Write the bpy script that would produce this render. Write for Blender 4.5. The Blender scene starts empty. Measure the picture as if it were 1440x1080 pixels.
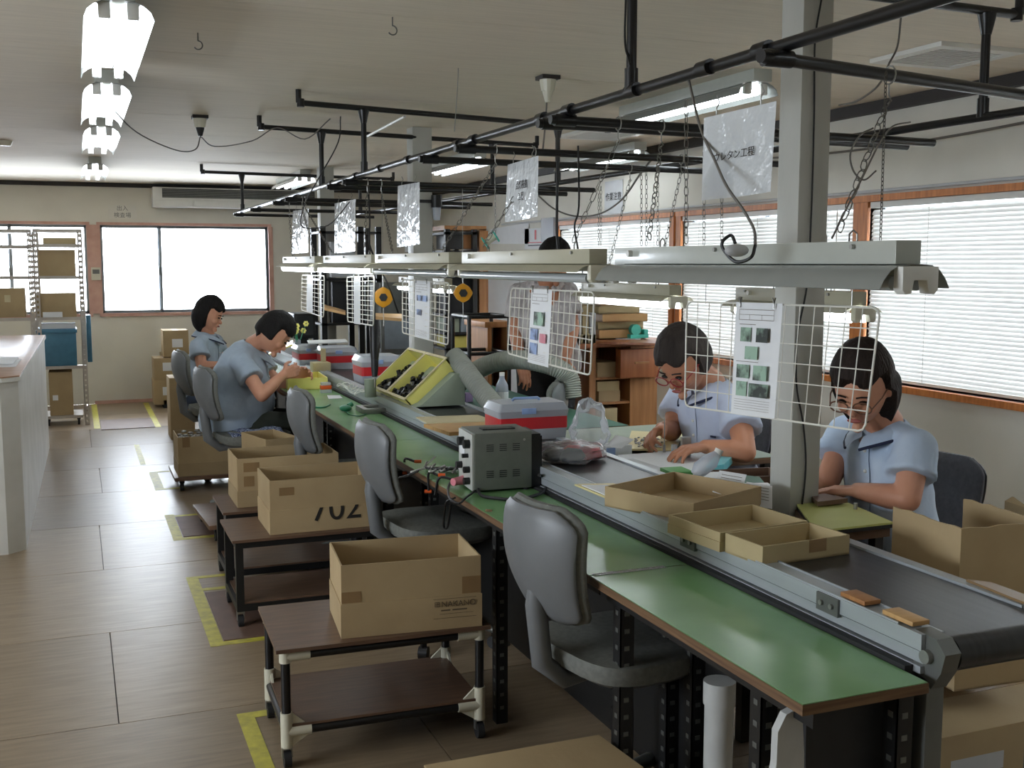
import bpy, bmesh, math, random
from mathutils import Vector, Matrix, noise
PI = math.pi
rnd = random.Random(7)
SC = bpy.context.scene
COL = SC.collection
# ------------------------------------------------------------------ camera
H = 1.55
FPX = 1536.0                                   # focal length in pixels of the 1440x1080 frame
_vy = Vector((103 - 720, 540 - 370, FPX)).normalized()
_up = Vector((0, _vy.z, -_vy.y)).normalized()
_xr = _up.cross(_vy)
if _xr.x < 0: _xr = -_xr
ROWS = [_xr, _vy, _up]                         # world axes in (right, up, forward) coordinates
def c2w(c): return Vector((ROWS[0].dot(c), ROWS[1].dot(c), ROWS[2].dot(c)))
CAM = Vector((0, 0, H))
def P(px, py, x=None, y=None, z=None, d=None):
    """world point seen at a photo position, on a plane of the room or at a depth"""
    w = c2w(Vector((px - 720, 540 - py, FPX)))
    if d is not None: t = d / FPX
    elif x is not None: t = x / w.x
    elif y is not None: t = y / w.y
    else: t = (z - H) / w.z
    return CAM + w * t
cam = bpy.data.cameras.new('camera'); camo = bpy.data.objects.new('camera', cam); COL.objects.link(camo)
cr, cu, cf = c2w(Vector((1, 0, 0))), c2w(Vector((0, 1, 0))), c2w(Vector((0, 0, 1)))
camo.matrix_world = Matrix(((cr.x, cu.x, -cf.x, 0), (cr.y, cu.y, -cf.y, 0), (cr.z, cu.z, -cf.z, H), (0, 0, 0, 1)))
cam.sensor_width = 36; cam.lens = FPX / 1440 * 36; cam.clip_start = 0.02; cam.clip_end = 200
SC.camera = camo
# ------------------------------------------------------------------ world, light, exposure
wd = bpy.data.worlds.new('sky'); SC.world = wd; wd.use_nodes = True
bg = wd.node_tree.nodes['Background']; bg.inputs[0].default_value = (0.82, 0.90, 1.0, 1); bg.inputs[1].default_value = 12.0
SC.view_settings.view_transform = 'Standard'; SC.view_settings.look = 'None'
SC.view_settings.gamma = 1.0; SC.view_settings.use_curve_mapping = False
SC.view_settings.exposure = 0.75
SC.cycles.max_bounces = 8; SC.cycles.diffuse_bounces = 5; SC.cycles.glossy_bounces = 3
SC.cycles.transparent_max_bounces = 16; SC.cycles.transmission_bounces = 4
SC.cycles.caustics_reflective = False; SC.cycles.caustics_refractive = False
SC.cycles.sample_clamp_indirect = 4.0
def portal(name, c, sx, sy, face):
    l = bpy.data.lights.new(name, 'AREA'); l.shape = 'RECTANGLE'; l.size = sx; l.size_y = sy
    l.cycles.is_portal = True
    o = bpy.data.objects.new(name, l); COL.objects.link(o); o.location = c
    o.rotation_euler = Vector(face).to_track_quat('-Z', 'Y').to_euler()
XW, YB, XL, YF, ZC = 4.1, 12.85, -3.4, -2.6, 2.42
portal('portal_back', (-0.1, YB + .12, 1.48), 4.4, 1.0, (0, -1, 0))
portal('portal_right', (XW + .16, 5.0, 1.4), 8.6, 1.1, (-1, 0, 0))
portal('portal_added_left', (XL - .16, 2.6, 1.45), 2.5, .95, (1, 0, 0))  # serves the added, unseen window opening on the left
# ------------------------------------------------------------------ materials
def lin(c): return tuple(((v / 255) / 12.92 if v / 255 <= .04045 else ((v / 255 + .055) / 1.055) ** 2.4) for v in c)
MATS = {}
def mat(name, rgb, rough=.6, metal=0, var=.08, scale=12, bump=0, bscale=80, stretch=None, emit=0, alpha=1, coat=0, rgb2=None, detail=4, spec=.5, randobj=0, trans=0, ramp=None):
    m = bpy.data.materials.new(name); m.use_nodes = True; nt = m.node_tree; N = nt.nodes; L = nt.links
    b = N['Principled BSDF']; b.inputs['Roughness'].default_value = rough; b.inputs['Metallic'].default_value = metal
    b.inputs['Specular IOR Level'].default_value = spec
    if coat: b.inputs['Coat Weight'].default_value = coat; b.inputs['Coat Roughness'].default_value = .08
    if trans: b.inputs['Transmission Weight'].default_value = trans
    c1 = lin(rgb); c2 = lin(rgb2) if rgb2 else tuple(max(0, v * (1 - var * 2.2)) for v in c1)
    tc = N.new('ShaderNodeTexCoord'); mp = N.new('ShaderNodeMapping'); L.new(tc.outputs['Object'], mp.inputs[0])
    if stretch: mp.inputs['Scale'].default_value = stretch
    nz = N.new('ShaderNodeTexNoise'); nz.inputs['Scale'].default_value = scale; nz.inputs['Detail'].default_value = detail
    L.new(mp.outputs[0], nz.inputs[0])
    rp = N.new('ShaderNodeValToRGB'); a, z_ = ramp or (.3, .7)
    rp.color_ramp.elements[0].position = a; rp.color_ramp.elements[1].position = z_
    rp.color_ramp.elements[0].color = (*c2, 1); rp.color_ramp.elements[1].color = (*c1, 1)
    L.new(nz.outputs[0], rp.inputs[0]); out = rp.outputs[0]
    if randobj:
        oi = N.new('ShaderNodeObjectInfo'); hs = N.new('ShaderNodeHueSaturation'); mr = N.new('ShaderNodeMapRange')
        mr.inputs[3].default_value = 1 - randobj; mr.inputs[4].default_value = 1 + randobj
        L.new(oi.outputs['Random'], mr.inputs[0]); L.new(mr.outputs[0], hs.inputs['Value']); L.new(out, hs.inputs['Color']); out = hs.outputs[0]
    L.new(out, b.inputs['Base Color'])
    if bump:
        n2 = N.new('ShaderNodeTexNoise'); n2.inputs['Scale'].default_value = bscale; n2.inputs['Detail'].default_value = 3; L.new(mp.outputs[0], n2.inputs[0])
        bp = N.new('ShaderNodeBump'); bp.inputs['Strength'].default_value = bump; bp.inputs['Distance'].default_value = .01
        L.new(n2.outputs[0], bp.inputs['Height']); L.new(bp.outputs[0], b.inputs['Normal'])
    if emit:
        b.inputs['Emission Color'].default_value = (*c1, 1); b.inputs['Emission Strength'].default_value = emit
    if alpha < 1:
        tr = N.new('ShaderNodeBsdfTransparent'); mx = N.new('ShaderNodeMixShader'); fr = N.new('ShaderNodeLayerWeight'); fr.inputs[0].default_value = .25
        mm = N.new('ShaderNodeMath'); mm.operation = 'MULTIPLY_ADD'; mm.inputs[1].default_value = 1 - alpha * .6; mm.inputs[2].default_value = alpha; mm.use_clamp = True
        L.new(fr.outputs['Fresnel'], mm.inputs[0]); L.new(mm.outputs[0], mx.inputs[0]); L.new(tr.outputs[0], mx.inputs[1]); L.new(b.outputs[0], mx.inputs[2])
        L.new(mx.outputs[0], N['Material Output'].inputs[0])
    MATS[name] = m; return m
def add_translucent(name, amt):
    m = MATS[name]; nt = m.node_tree; b = nt.nodes['Principled BSDF']; tr = nt.nodes.new('ShaderNodeBsdfTranslucent'); mx = nt.nodes.new('ShaderNodeMixShader')
    tr.inputs[0].default_value = (.85, .84, .82, 1); mx.inputs[0].default_value = amt
    nt.links.new(b.outputs[0], mx.inputs[1]); nt.links.new(tr.outputs[0], mx.inputs[2]); nt.links.new(mx.outputs[0], nt.nodes['Material Output'].inputs[0])
# ------------------------------------------------------------------ mesh builder
class MB:
    def __init__(s): s.v = []; s.f = []; s.m = None
    def add(s, vs, fs):
        n = len(s.v); s.v += [tuple(v) for v in vs]; s.f += [tuple(n + i for i in f) for f in fs]; return s
    def box(s, a, b):
        x0, y0, z0 = a; x1, y1, z1 = b
        if x0 > x1: x0, x1 = x1, x0
        if y0 > y1: y0, y1 = y1, y0
        if z0 > z1: z0, z1 = z1, z0
        return s.add([(x0, y0, z0), (x1, y0, z0), (x1, y1, z0), (x0, y1, z0), (x0, y0, z1), (x1, y0, z1), (x1, y1, z1), (x0, y1, z1)],
                     [(3, 2, 1, 0), (4, 5, 6, 7), (0, 1, 5, 4), (1, 2, 6, 5), (2, 3, 7, 6), (3, 0, 4, 7)])
    def obox(s, o, X, Y, Z):
        """box from corner o with edge vectors"""
        o, X, Y, Z = map(Vector, (o, X, Y, Z))
        if X.cross(Y).dot(Z) < 0: X, Y = Y, X
        return s.add([o, o + X, o + X + Y, o + Y, o + Z, o + X + Z, o + X + Y + Z, o + Y + Z],
                     [(3, 2, 1, 0), (4, 5, 6, 7), (0, 1, 5, 4), (1, 2, 6, 5), (2, 3, 7, 6), (3, 0, 4, 7)])
    def cyl(s, p0, p1, r0, r1=None, n=16, cap=True):
        p0, p1 = Vector(p0), Vector(p1); r1 = r0 if r1 is None else r1
        ax = (p1 - p0).normalized(); t = Vector((0, 0, 1)) if abs(ax.z) < .9 else Vector((1, 0, 0))
        u = ax.cross(t).normalized(); w = ax.cross(u)
        vs = []; 
        for p, r in ((p0, r0), (p1, r1)):
            for i in range(n):
                a = 2 * PI * i / n; vs.append(p + u * (math.cos(a) * r) + w * (math.sin(a) * r))
        fs = [(i, (i + 1) % n, n + (i + 1) % n, n + i) for i in range(n)]
        if cap: fs += [tuple(range(n))[::-1], tuple(range(n, 2 * n))]
        return s.add(vs, fs)
    def tube(s, pts, r, n=8, closed=False):
        pts = [Vector(p) for p in pts]; m = len(pts); vs = []; u = None
        for i, p in enumerate(pts):
            a = pts[(i - 1) % m] if (closed or i > 0) else p; b = pts[(i + 1) % m] if (closed or i < m - 1) else p
            ax = (b - a).normalized()
            if u is None:
                t = Vector((0, 0, 1)) if abs(ax.z) < .9 else Vector((1, 0, 0)); u = ax.cross(t).normalized()
            else:
                u = (u - ax * u.dot(ax)).normalized()
            w = ax.cross(u); rr = r[i] if isinstance(r, (list, tuple)) else r
            for k in range(n):
                g = 2 * PI * k / n; vs.append(p + u * (math.cos(g) * rr) + w * (math.sin(g) * rr))
        fs = []
        for i in range(m if closed else m - 1):
            j = (i + 1) % m
            for k in range(n): fs.append((i * n + k, i * n + (k + 1) % n, j * n + (k + 1) % n, j * n + k))
        if not closed: fs += [tuple(range(n))[::-1], tuple(range((m - 1) * n, m * n))]
        return s.add(vs, fs)
    def loft(s, rings, cap=True):
        n = len(rings[0]); vs = [v for r in rings for v in r]; fs = []
        for i in range(len(rings) - 1):
            for k in range(n): fs.append((i * n + k, i * n + (k + 1) % n, (i + 1) * n + (k + 1) % n, (i + 1) * n + k))
        if cap: fs += [tuple(range(n))[::-1], tuple(range((len(rings) - 1) * n, len(rings) * n))]
        return s.add(vs, fs)
    def sheet(s, grid, th=0):
        """grid of points (rows); with thickness th along the face normal"""
        R_, C_ = len(grid), len(grid[0]); g = [[Vector(p) for p in r] for r in grid]
        nrm = (g[0][-1] - g[0][0]).cross(g[-1][0] - g[0][0]).normalized() * th
        n = len(s.v); q = lambda i, j, k: n + k * R_ * C_ + i * C_ + j
        s.v += [tuple(p) for r in g for p in r]
        fs = [(q(i, j, 0), q(i, j + 1, 0), q(i + 1, j + 1, 0), q(i + 1, j, 0)) for i in range(R_ - 1) for j in range(C_ - 1)]
        if th:
            s.v += [tuple(p + nrm) for r in g for p in r]
            fs = [f[::-1] for f in fs] + [(q(i, j, 1), q(i, j + 1, 1), q(i + 1, j + 1, 1), q(i + 1, j, 1)) for i in range(R_ - 1) for j in range(C_ - 1)]
            for j in range(C_ - 1):
                fs.append((q(0, j, 0), q(0, j + 1, 0), q(0, j + 1, 1), q(0, j, 1))); fs.append((q(R_ - 1, j + 1, 0), q(R_ - 1, j, 0), q(R_ - 1, j, 1), q(R_ - 1, j + 1, 1)))
            for i in range(R_ - 1):
                fs.append((q(i + 1, 0, 0), q(i, 0, 0), q(i, 0, 1), q(i + 1, 0, 1))); fs.append((q(i, C_ - 1, 0), q(i + 1, C_ - 1, 0), q(i + 1, C_ - 1, 1), q(i, C_ - 1, 1)))
        s.f += fs; return s
    def prism(s, poly, vec):
        n = len(poly); vec = Vector(vec); a = [Vector(p) for p in poly]
        return s.add(a + [p + vec for p in a], [tuple(range(n))[::-1], tuple(range(n, 2 * n))] + [(i, (i + 1) % n, n + (i + 1) % n, n + i) for i in range(n)])
    def ball(s, c, r, n=10, m=7, fn=None):
        c = Vector(c); r = Vector((r, r, r)) if not hasattr(r, '__len__') else Vector(r); vs = [c + Vector((0, 0, -r.z))]
        for j in range(1, m):
            t = -PI / 2 + PI * j / m
            for i in range(n):
                a = 2 * PI * i / n; vs.append(c + Vector((math.cos(t) * math.cos(a) * r.x, math.cos(t) * math.sin(a) * r.y, math.sin(t) * r.z)))
        vs.append(c + Vector((0, 0, r.z))); fs = []
        for i in range(n):
            fs.append((0, 1 + (i + 1) % n, 1 + i)); fs.append((len(vs) - 1, 1 + (m - 2) * n + i, 1 + (m - 2) * n + (i + 1) % n))
            for j in range(m - 2): fs.append((1 + j * n + i, 1 + j * n + (i + 1) % n, 1 + (j + 1) * n + (i + 1) % n, 1 + (j + 1) * n + i))
        return s.add(vs, fs)
    def xf(s, M, i0=0):
        s.v[i0:] = [tuple(M @ Vector(v)) for v in s.v[i0:]]; return s
    def build(s, name, material, parent=None, smooth=False, bevel=0, **tags):
        me = bpy.data.meshes.new(name); me.from_pydata(s.v, [], s.f)
        o = bpy.data.objects.new(name, me); COL.objects.link(o)
        me.materials.append(MATS[material] if isinstance(material, str) else material)
        bm = bmesh.new(); bm.from_mesh(me); bmesh.ops.recalc_face_normals(bm, faces=bm.faces[:])
        if bevel: bmesh.ops.bevel(bm, geom=bm.edges[:], offset=bevel, segments=2, profile=.6, affect='EDGES', clamp_overlap=True)
        bm.to_mesh(me); bm.free()
        if smooth or bevel:
            for p in me.polygons: p.use_smooth = True
            try: me.set_sharp_from_angle(angle=math.radians(48))
            except Exception: pass
        if parent: attach(o, parent)
        for k, v in tags.items(): o[k] = v
        return o
def wm(o):
    """world matrix without a depsgraph update"""
    m = o.matrix_basis
    return wm(o.parent) @ o.matrix_parent_inverse @ m if o.parent else m.copy()
def attach(o, parent):
    inv = wm(parent).inverted(); o.parent = parent; o.matrix_parent_inverse = inv
def tag(o, label=None, cat=None, group=None, kind=None):
    if label: o['label'] = label
    if cat: o['category'] = cat
    if group: o['group'] = group
    if kind: o['kind'] = kind
    return o
def thing(name, label, cat, loc=(0, 0, 0), group=None, rz=0):
    o = bpy.data.objects.new(name, None); COL.objects.link(o); o.empty_display_size = .05
    o.location = loc; o.rotation_euler = (0, 0, rz); return tag(o, label, cat, group)
def copy_tree(o, label=None, loc=None, rz=None, parent=None):
    def rec(a, par):
        c = a.copy(); COL.objects.link(c)
        if par is not None: c.parent = par; c.matrix_parent_inverse = a.matrix_parent_inverse.copy()
        for ch in list(a.children): rec(ch, c)
        return c
    c = rec(o, parent)
    if label: c['label'] = label
    if loc is not None: c.location = loc
    if rz is not None: c.rotation_euler = (0, 0, rz)
    return c
def text(body, name, material, parent, origin, right, up, size, ext=.0004, align='CENTER'):
    cu_ = bpy.data.curves.new(name, 'FONT'); cu_.body = body; cu_.size = size; cu_.extrude = ext
    cu_.align_x = align; cu_.align_y = 'CENTER'; cu_.space_line = 1.25
    o = bpy.data.objects.new(name, cu_); COL.objects.link(o); cu_.materials.append(MATS[material])
    r = Vector(right).normalized(); u = Vector(up); u = (u - r * u.dot(r)).normalized(); n = r.cross(u)
    M = Matrix((r, u, n)).transposed().to_4x4(); M.translation = Vector(origin) + n * .0012
    o.matrix_basis = M
    o.matrix_basis = Matrix.Identity(4); dg = bpy.context.evaluated_depsgraph_get()
    me = bpy.data.meshes.new_from_object(o.evaluated_get(dg)); bpy.data.objects.remove(o); me.materials.clear(); me.materials.append(MATS[material])
    o = bpy.data.objects.new(name, me); COL.objects.link(o); o.matrix_basis = M
    if parent: attach(o, parent)
    return o
def lerp(a, b, t): return Vector(a) * (1 - t) + Vector(b) * t
def bez(p0, p1, p2, p3, n=16):
    r = []
    for i in range(n + 1):
        t = i / n; r.append(Vector(p0) * (1 - t) ** 3 + Vector(p1) * 3 * t * (1 - t) ** 2 + Vector(p2) * 3 * t * t * (1 - t) + Vector(p3) * t ** 3)
    return r
def crom(pts, k=6):
    pts = [Vector(p) for p in pts]; q = [pts[0] * 2 - pts[1]] + pts + [pts[-1] * 2 - pts[-2]]; r = []
    for i in range(1, len(q) - 2):
        for j in range(k):
            t = j / k; a, b, c, d = q[i - 1:i + 3]
            r.append(.5 * ((2 * b) + (c - a) * t + (2 * a - 5 * b + 4 * c - d) * t * t + (3 * b - a - 3 * c + d) * t ** 3))
    return r + [pts[-1]]
def rrect(w, h, r, n=4):
    """rounded rectangle outline in 2D"""
    o = []
    for cx, cy, a0 in ((w / 2 - r, h / 2 - r, 0), (-w / 2 + r, h / 2 - r, PI / 2), (-w / 2 + r, -h / 2 + r, PI), (w / 2 - r, -h / 2 + r, 1.5 * PI)):
        for i in range(n + 1): a = a0 + PI / 2 * i / n; o.append((cx + r * math.cos(a), cy + r * math.sin(a)))
    return o
# palette
mat('wall_paint', (222, 219, 208), .75, var=.05, scale=3, bump=.05, bscale=150)
mat('wall_dirty', (222, 219, 206), .7, rgb2=(208, 204, 192), scale=1.6, bump=.05)
mat('ceiling_board', (228, 219, 202), .75, var=.05, scale=4, stretch=(1, 14, 1), bump=.05, bscale=60, spec=.2)
mat('dark_trim', (48, 44, 42), .6)
mat('orange_wood', (206, 132, 72), .4, rgb2=(170, 100, 50), scale=9, stretch=(6, 6, .6))
mat('pink_wood', (204, 164, 148), .5, rgb2=(186, 142, 126), scale=8, stretch=(1, 4, 1))
mat('floor_board', (148, 130, 106), .33, rgb2=(122, 106, 86), scale=5, stretch=(1, 9, 1), bump=.06, bscale=30, randobj=.30, ramp=(.25, .75), spec=.32)
mat('floor_seam', (70, 56, 44), .6)
mat('tape_yellow', (205, 196, 70), .5, rgb2=(168, 158, 66), scale=22)
mat('floor_mat', (116, 90, 76), .55, var=.1)
mat('alu', (188, 194, 198), .42, .45, var=.06, scale=30, stretch=(1, .1, 1))
mat('steel', (168, 168, 164), .42, .9, var=.06)
mat('grey_steel', (120, 122, 118), .45, .6, var=.08)
mat('black_steel', (26, 26, 26), .45, var=.1)
mat('black_pipe', (24, 24, 25), .3, var=.1, scale=40)
mat('black_plastic', (22, 22, 24), .4)
mat('black_rubber', (30, 30, 31), .7)
mat('belt', (52, 53, 54), .34, rgb2=(34, 35, 36), scale=6, stretch=(12, .6, 1), bump=.03, spec=.5)
mat('green_top', (124, 168, 116), .24, rgb2=(104, 150, 98), scale=3.5, bump=.03, bscale=25)
mat('green_worn', (150, 170, 130), .28, rgb2=(110, 150, 100), scale=8)
mat('ply_edge', (120, 92, 62), .6, rgb2=(86, 60, 40), scale=4, stretch=(1, 1, 40))
mat('brown_board', (112, 86, 68), .4, rgb2=(90, 68, 54), scale=7, stretch=(1, 10, 1), bump=.05)
mat('cardboard', (178, 156, 118), .8, rgb2=(166, 143, 106), scale=5, bump=.06, bscale=60, randobj=.08)
mat('cardboard_in', (156, 132, 98), .85, rgb2=(144, 120, 88), scale=6, randobj=.06)
mat('cardboard_light', (188, 170, 130), .8, rgb2=(176, 158, 118), scale=6, randobj=.05)
mat('card_cream', (208, 196, 158), .8, rgb2=(196, 184, 148), scale=6)
mat('pack_tape', (146, 118, 82), .35, var=.05)
mat('print_black', (40, 36, 32), .8, var=0)
mat('print_grey', (92, 78, 60), .8, var=0)
mat('paper', (226, 228, 230), .7, var=.02)
mat('paper_grey', (192, 194, 196), .6, var=.03)
mat('white_plastic', (222, 222, 216), .35, var=.03)
mat('ivory_plastic', (208, 204, 184), .4, var=.04)
mat('lamp_enamel', (176, 180, 172), .28, var=.04, coat=.3)
mat('lamp_beige', (172, 168, 146), .4, var=.04)
mat('lamp_reflector', (138, 142, 138), .25, var=.03, coat=.4)
mat('tube_off', (176, 182, 184), .2, var=.02, coat=.6)
mat('tube_on', (240, 248, 255), .3, emit=7)
mat('tube_on_soft', (240, 248, 255), .3, emit=5)
mat('white_wire', (226, 224, 214), .4, var=.03)
mat('chain_steel', (120, 118, 112), .4, .9)
mat('chair_shell', (112, 115, 117), .42, var=.05, bump=.03, bscale=200)
mat('chair_cushion', (116, 118, 112), .8, var=.12, scale=60, bump=.2, bscale=500)
mat('chair_cushion_dark', (84, 84, 90), .85, var=.12, scale=60, bump=.2, bscale=500)
mat('skin', (206, 152, 124), .5, rgb2=(192, 134, 108), scale=9, spec=.4)
mat('skin_tan', (190, 134, 104), .5, rgb2=(174, 118, 90), scale=9, spec=.4)
mat('lips', (160, 86, 80), .5)
mat('eye_dark', (30, 22, 20), .2)
mat('hair_black', (26, 23, 23), .75, rgb2=(18, 15, 15), scale=40, stretch=(1, 1, .15), bump=.6, bscale=120, spec=.25)
mat('hair_brown', (46, 35, 31), .75, rgb2=(34, 26, 23), scale=40, stretch=(1, 1, .15), bump=.6, bscale=120, spec=.25)
mat('hair_grey', (64, 56, 52), .75, rgb2=(46, 40, 37), scale=40, stretch=(1, 1, .15), bump=.6, bscale=120, spec=.25)
mat('shirt_blue', (186, 200, 218), .85, rgb2=(168, 186, 210), scale=9, bump=.25, bscale=26)
mat('shirt_blue_grey', (166, 180, 194), .85, rgb2=(154, 168, 184), scale=9, bump=.25, bscale=26)
mat('shirt_pale', (190, 200, 220), .85, rgb2=(182, 190, 210), scale=9, bump=.25, bscale=26)
mat('navy', (28, 36, 66), .8)
mat('shirt_grey', (200, 194, 194), .85, rgb2=(150, 145, 144), scale=60, stretch=(1, 1, .1), bump=.2, bscale=26)
mat('trousers_black', (26, 26, 30), .85)
mat('trousers_olive', (42, 46, 38), .85)
mat('trousers_blue', (70, 84, 110), .85)
mat('glasses_red', (150, 44, 48), .3)
mat('glasses_brown', (110, 74, 56), .3)
mat('yellow_plastic', (238, 230, 132), .38, var=.05, scale=6)
mat('yellow_inner', (212, 200, 100), .5, var=.06)
mat('grey_green', (150, 162, 144), .5, var=.05)
mat('red_plastic', (205, 40, 48), .4, var=.05)
mat('clear_plastic', (218, 226, 238), .15, var=.02, alpha=.38)
mat('frost_plastic', (222, 228, 238), .22, var=.02, alpha=.46)
mat('film', (235, 238, 242), .12, var=.02, alpha=.2)
mat('film_dense', (228, 231, 234), .12, var=.05, alpha=.24, bump=1.0, bscale=22)
mat('film_sleeve', (200, 204, 206), .10, var=.02, alpha=.3, bump=1.0, bscale=18)
mat('sign_sheet', (168, 171, 173), .5, var=.04)
mat('film_grey', (176, 180, 182), .18, var=.03, alpha=.55)
mat('blue_label', (150, 176, 222), .4)
mat('psu_grey', (104, 108, 100), .45, var=.05, scale=30)
mat('psu_panel', (190, 192, 186), .4)
mat('cable_black', (24, 24, 24), .5)
mat('cable_grey', (110, 106, 100), .5)
mat('orange_plastic', (228, 96, 40), .4)
mat('pink_plastic', (214, 128, 140), .4)
mat('green_plastic', (40, 128, 92), .4)
mat('teal_plastic', (70, 188, 168), .35)
mat('cyan_plastic', (110, 200, 214), .35)
mat('yellow_balancer', (216, 150, 30), .4, var=.05)
mat('hose_grey', (160, 164, 154), .6)
mat('wood_light', (206, 164, 108), .5, rgb2=(188, 146, 92), scale=6, stretch=(1, 8, 1))
mat('wood_mid', (176, 124, 74), .45, rgb2=(150, 100, 56), scale=5, stretch=(8, 8, .6))
mat('wood_red', (168, 104, 62), .4, rgb2=(144, 84, 48), scale=5, stretch=(8, 8, .6))
mat('board_ygreen', (206, 212, 132), .4, var=.03)
mat('board_cream', (220, 204, 150), .5, var=.04)
mat('green_mat', (44, 104, 84), .5)
mat('post_paint', (188, 188, 182), .5, rgb2=(172, 172, 164), scale=5, bump=.05, stretch=(1, 1, .4))
mat('counter_white', (222, 220, 214), .4, rgb2=(204, 202, 194), scale=4)
mat('counter_top', (176, 136, 108), .3, rgb2=(150, 110, 84), scale=5, stretch=(1, 5, 1))
mat('shelf_steel', (188, 180, 170), .5, .2, var=.06)
mat('blue_crate', (74, 128, 156), .4, var=.1)
mat('blind', (232, 232, 228), .45, var=.02, trans=0)
add_translucent('blind', .27); mat('window_alu', (150, 156, 160), .4, .6)
mat('glass', (250, 252, 255), .03, var=0, alpha=.05)
mat('slat_photo_green', (150, 180, 160), .6, rgb2=(50, 56, 52), scale=18, ramp=(.42, .56))
mat('photo_blue', (140, 160, 200), .6, rgb2=(60, 70, 96), scale=18, ramp=(.42, .56))
mat('photo_pink', (210, 150, 160), .6, rgb2=(190, 90, 110), scale=18)
mat('black_parts', (16, 16, 18), .25)
mat('copper', (190, 140, 70), .4, .7)
mat('check_cloth', (150, 160, 182), .8, rgb2=(44, 56, 96), scale=90, ramp=(.48, .52))
mat('crate_grey', (140, 150, 158), .5)
mat('dark_machine', (40, 42, 46), .5, var=.2)
mat('green_box', (90, 160, 84), .5)
mat('lilac', (176, 150, 200), .5)
mat('pvc_white', (196, 198, 196), .45)
mat('screen_glow', (235, 242, 255), .3, var=0, spec=.6)
# ================================================================== THE ROOM
flo = MB().box((XL, YF, -.06), (XW, YB, -.012)).build('floor', 'floor_seam', kind='structure')
# floor sheets, rows 1 m deep with staggered joints
rows = [YF, -1.2, -.2, .8, 1.8, 2.8, 3.79, 4.78, 5.8, 6.82, 7.8, 8.76, 9.8, 10.86, 11.88, YB]
proto_fp = {}
for i in range(len(rows) - 1):
    off = [.08, -.86][i % 2] if i != 10 else .12
    x = off - 1.9 * 3
    while x < XW:
        a, b = max(x, XL), min(x + 1.9, XW)
        if b - a > .05:
            MB().box((a + .002, rows[i] + .002, -.012), (b - .002, rows[i + 1] - .002, 0)).build('floor_panel', 'floor_board', flo)
        x += 1.9
cei = MB().box((XL, YF, ZC + .012), (XW, YB, ZC + .07)).build('ceiling', 'dark_trim', kind='structure')
y = -2.15
while y < YB:
    for xa, xb in ((XL, XW),):
        MB().box((xa + (.002 if xa > XL else 0), max(y, YF) + .002, ZC), (xb - .002, min(y + 1, YB) - .003, ZC + .012)).build('ceiling_panel', 'ceiling_board', cei)
    y += 1.0
def wall_with_holes(name, axis, c0, c1, a0, a1, holes, material):
    """wall slab between c0 and c1 across the given axis, along a0..a1, with holes (u0,u1,z0,z1)"""
    m = MB()
    def bx(u0, u1, z0, z1):
        if u1 - u0 < 1e-4 or z1 - z0 < 1e-4: return
        m.box((u0, c0, z0), (u1, c1, z1)) if axis == 'y' else m.box((c0, u0, z0), (c1, u1, z1))
    u = a0
    for (u0, u1, z0, z1) in holes:
        bx(u, u0, 0, ZC + .012); bx(u0, u1, 0, z0); bx(u0, u1, z1, ZC + .012); u = u1
    bx(u, a1, 0, ZC + .012)
    return m.build(name, material, kind='structure')
# back wall with two windows, right wall with a band of three
BW = [(-2.15, .145, 1.0, 1.965), (.285, 2.10, 1.0, 1.965)]
wall_with_holes('wall_back', 'y', YB, YB + .12, XL, XW + .12, BW, 'wall_dirty')
RW = [(1.2, 4.93, .90, 1.885), (5.05, 6.94, .90, 1.885), (7.10, 9.10, .90, 1.885)]
wall_with_holes('wall_right', 'x', XW, XW + .12, YF, YB, RW, 'wall_paint')
LW_ADDED = [(1.4, 3.8, 1.0, 1.9)]  # out-of-view window opening, added to brighten the near workers
wall_with_holes('wall_left', 'x', XL - .12, XL, YF, YB + .12, LW_ADDED, 'wall_paint')
MB().box((XL - .12, YF - .12, 0), (XW + .12, YF, ZC + .012)).build('wall_front', 'wall_paint', kind='structure')
MB().box((XL, YB - .03, 2.375), (XW, YB, ZC)).build('trim_1', 'dark_trim', kind='structure')
MB().box((XW - .05, YF, 2.36), (XW, YB - .03, ZC)).build('trim_2', 'dark_trim', kind='structure')
MB().box((.16, YB - .012, 0), (XW, YB, .035)).build('baseboard_back', 'pink_wood', kind='structure')
# back windows: wooden surround, aluminium sliding sashes, glass
for k, (x0, x1, z0, z1) in enumerate(BW):
    w = MB()
    for a, b in (((x0 - .035, YB - .02, z0 - .035), (x1 + .035, YB + .1, z0)), ((x0 - .035, YB - .02, z1), (x1 + .035, YB + .1, z1 + .03)),
                 ((x0 - .07 if k else x0 - .035, YB - .02, z0), (x0, YB + .1, z1)), ((x1, YB - .02, z0), (x1 + (.07 if not k else .05), YB + .1, z1))): w.box(a, b)
    wo = w.build('window_%d' % (k + 1), 'pink_wood', kind='structure')
    xm = .905 if k else -.62
    for (a, b, yy) in ((x0, xm + .02, YB + .04), (xm - .02, x1, YB + .065)):
        s = MB()
        for q in (((a, yy, z0), (b, yy + .02, z0 + .03)), ((a, yy, z1 - .03), (b, yy + .02, z1)), ((a, yy, z0), (a + .025, yy + .02, z1)), ((b - .025, yy, z0), (b, yy + .02, z1))): s.box(*q)
        s.build('sash', 'window_alu', wo)
        MB().box((a + .025, yy + .008, z0 + .03), (b - .025, yy + .012, z1 - .03)).build('pane', 'glass', wo)
    MB().box((xm - .02, YB + .02, 1.42), (xm + .01, YB + .04, 1.5)).cyl((xm - .005, YB + .03, 1.5), (xm - .005, YB + .01, 1.53), .008).build('latch', 'grey_steel', wo)
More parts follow.
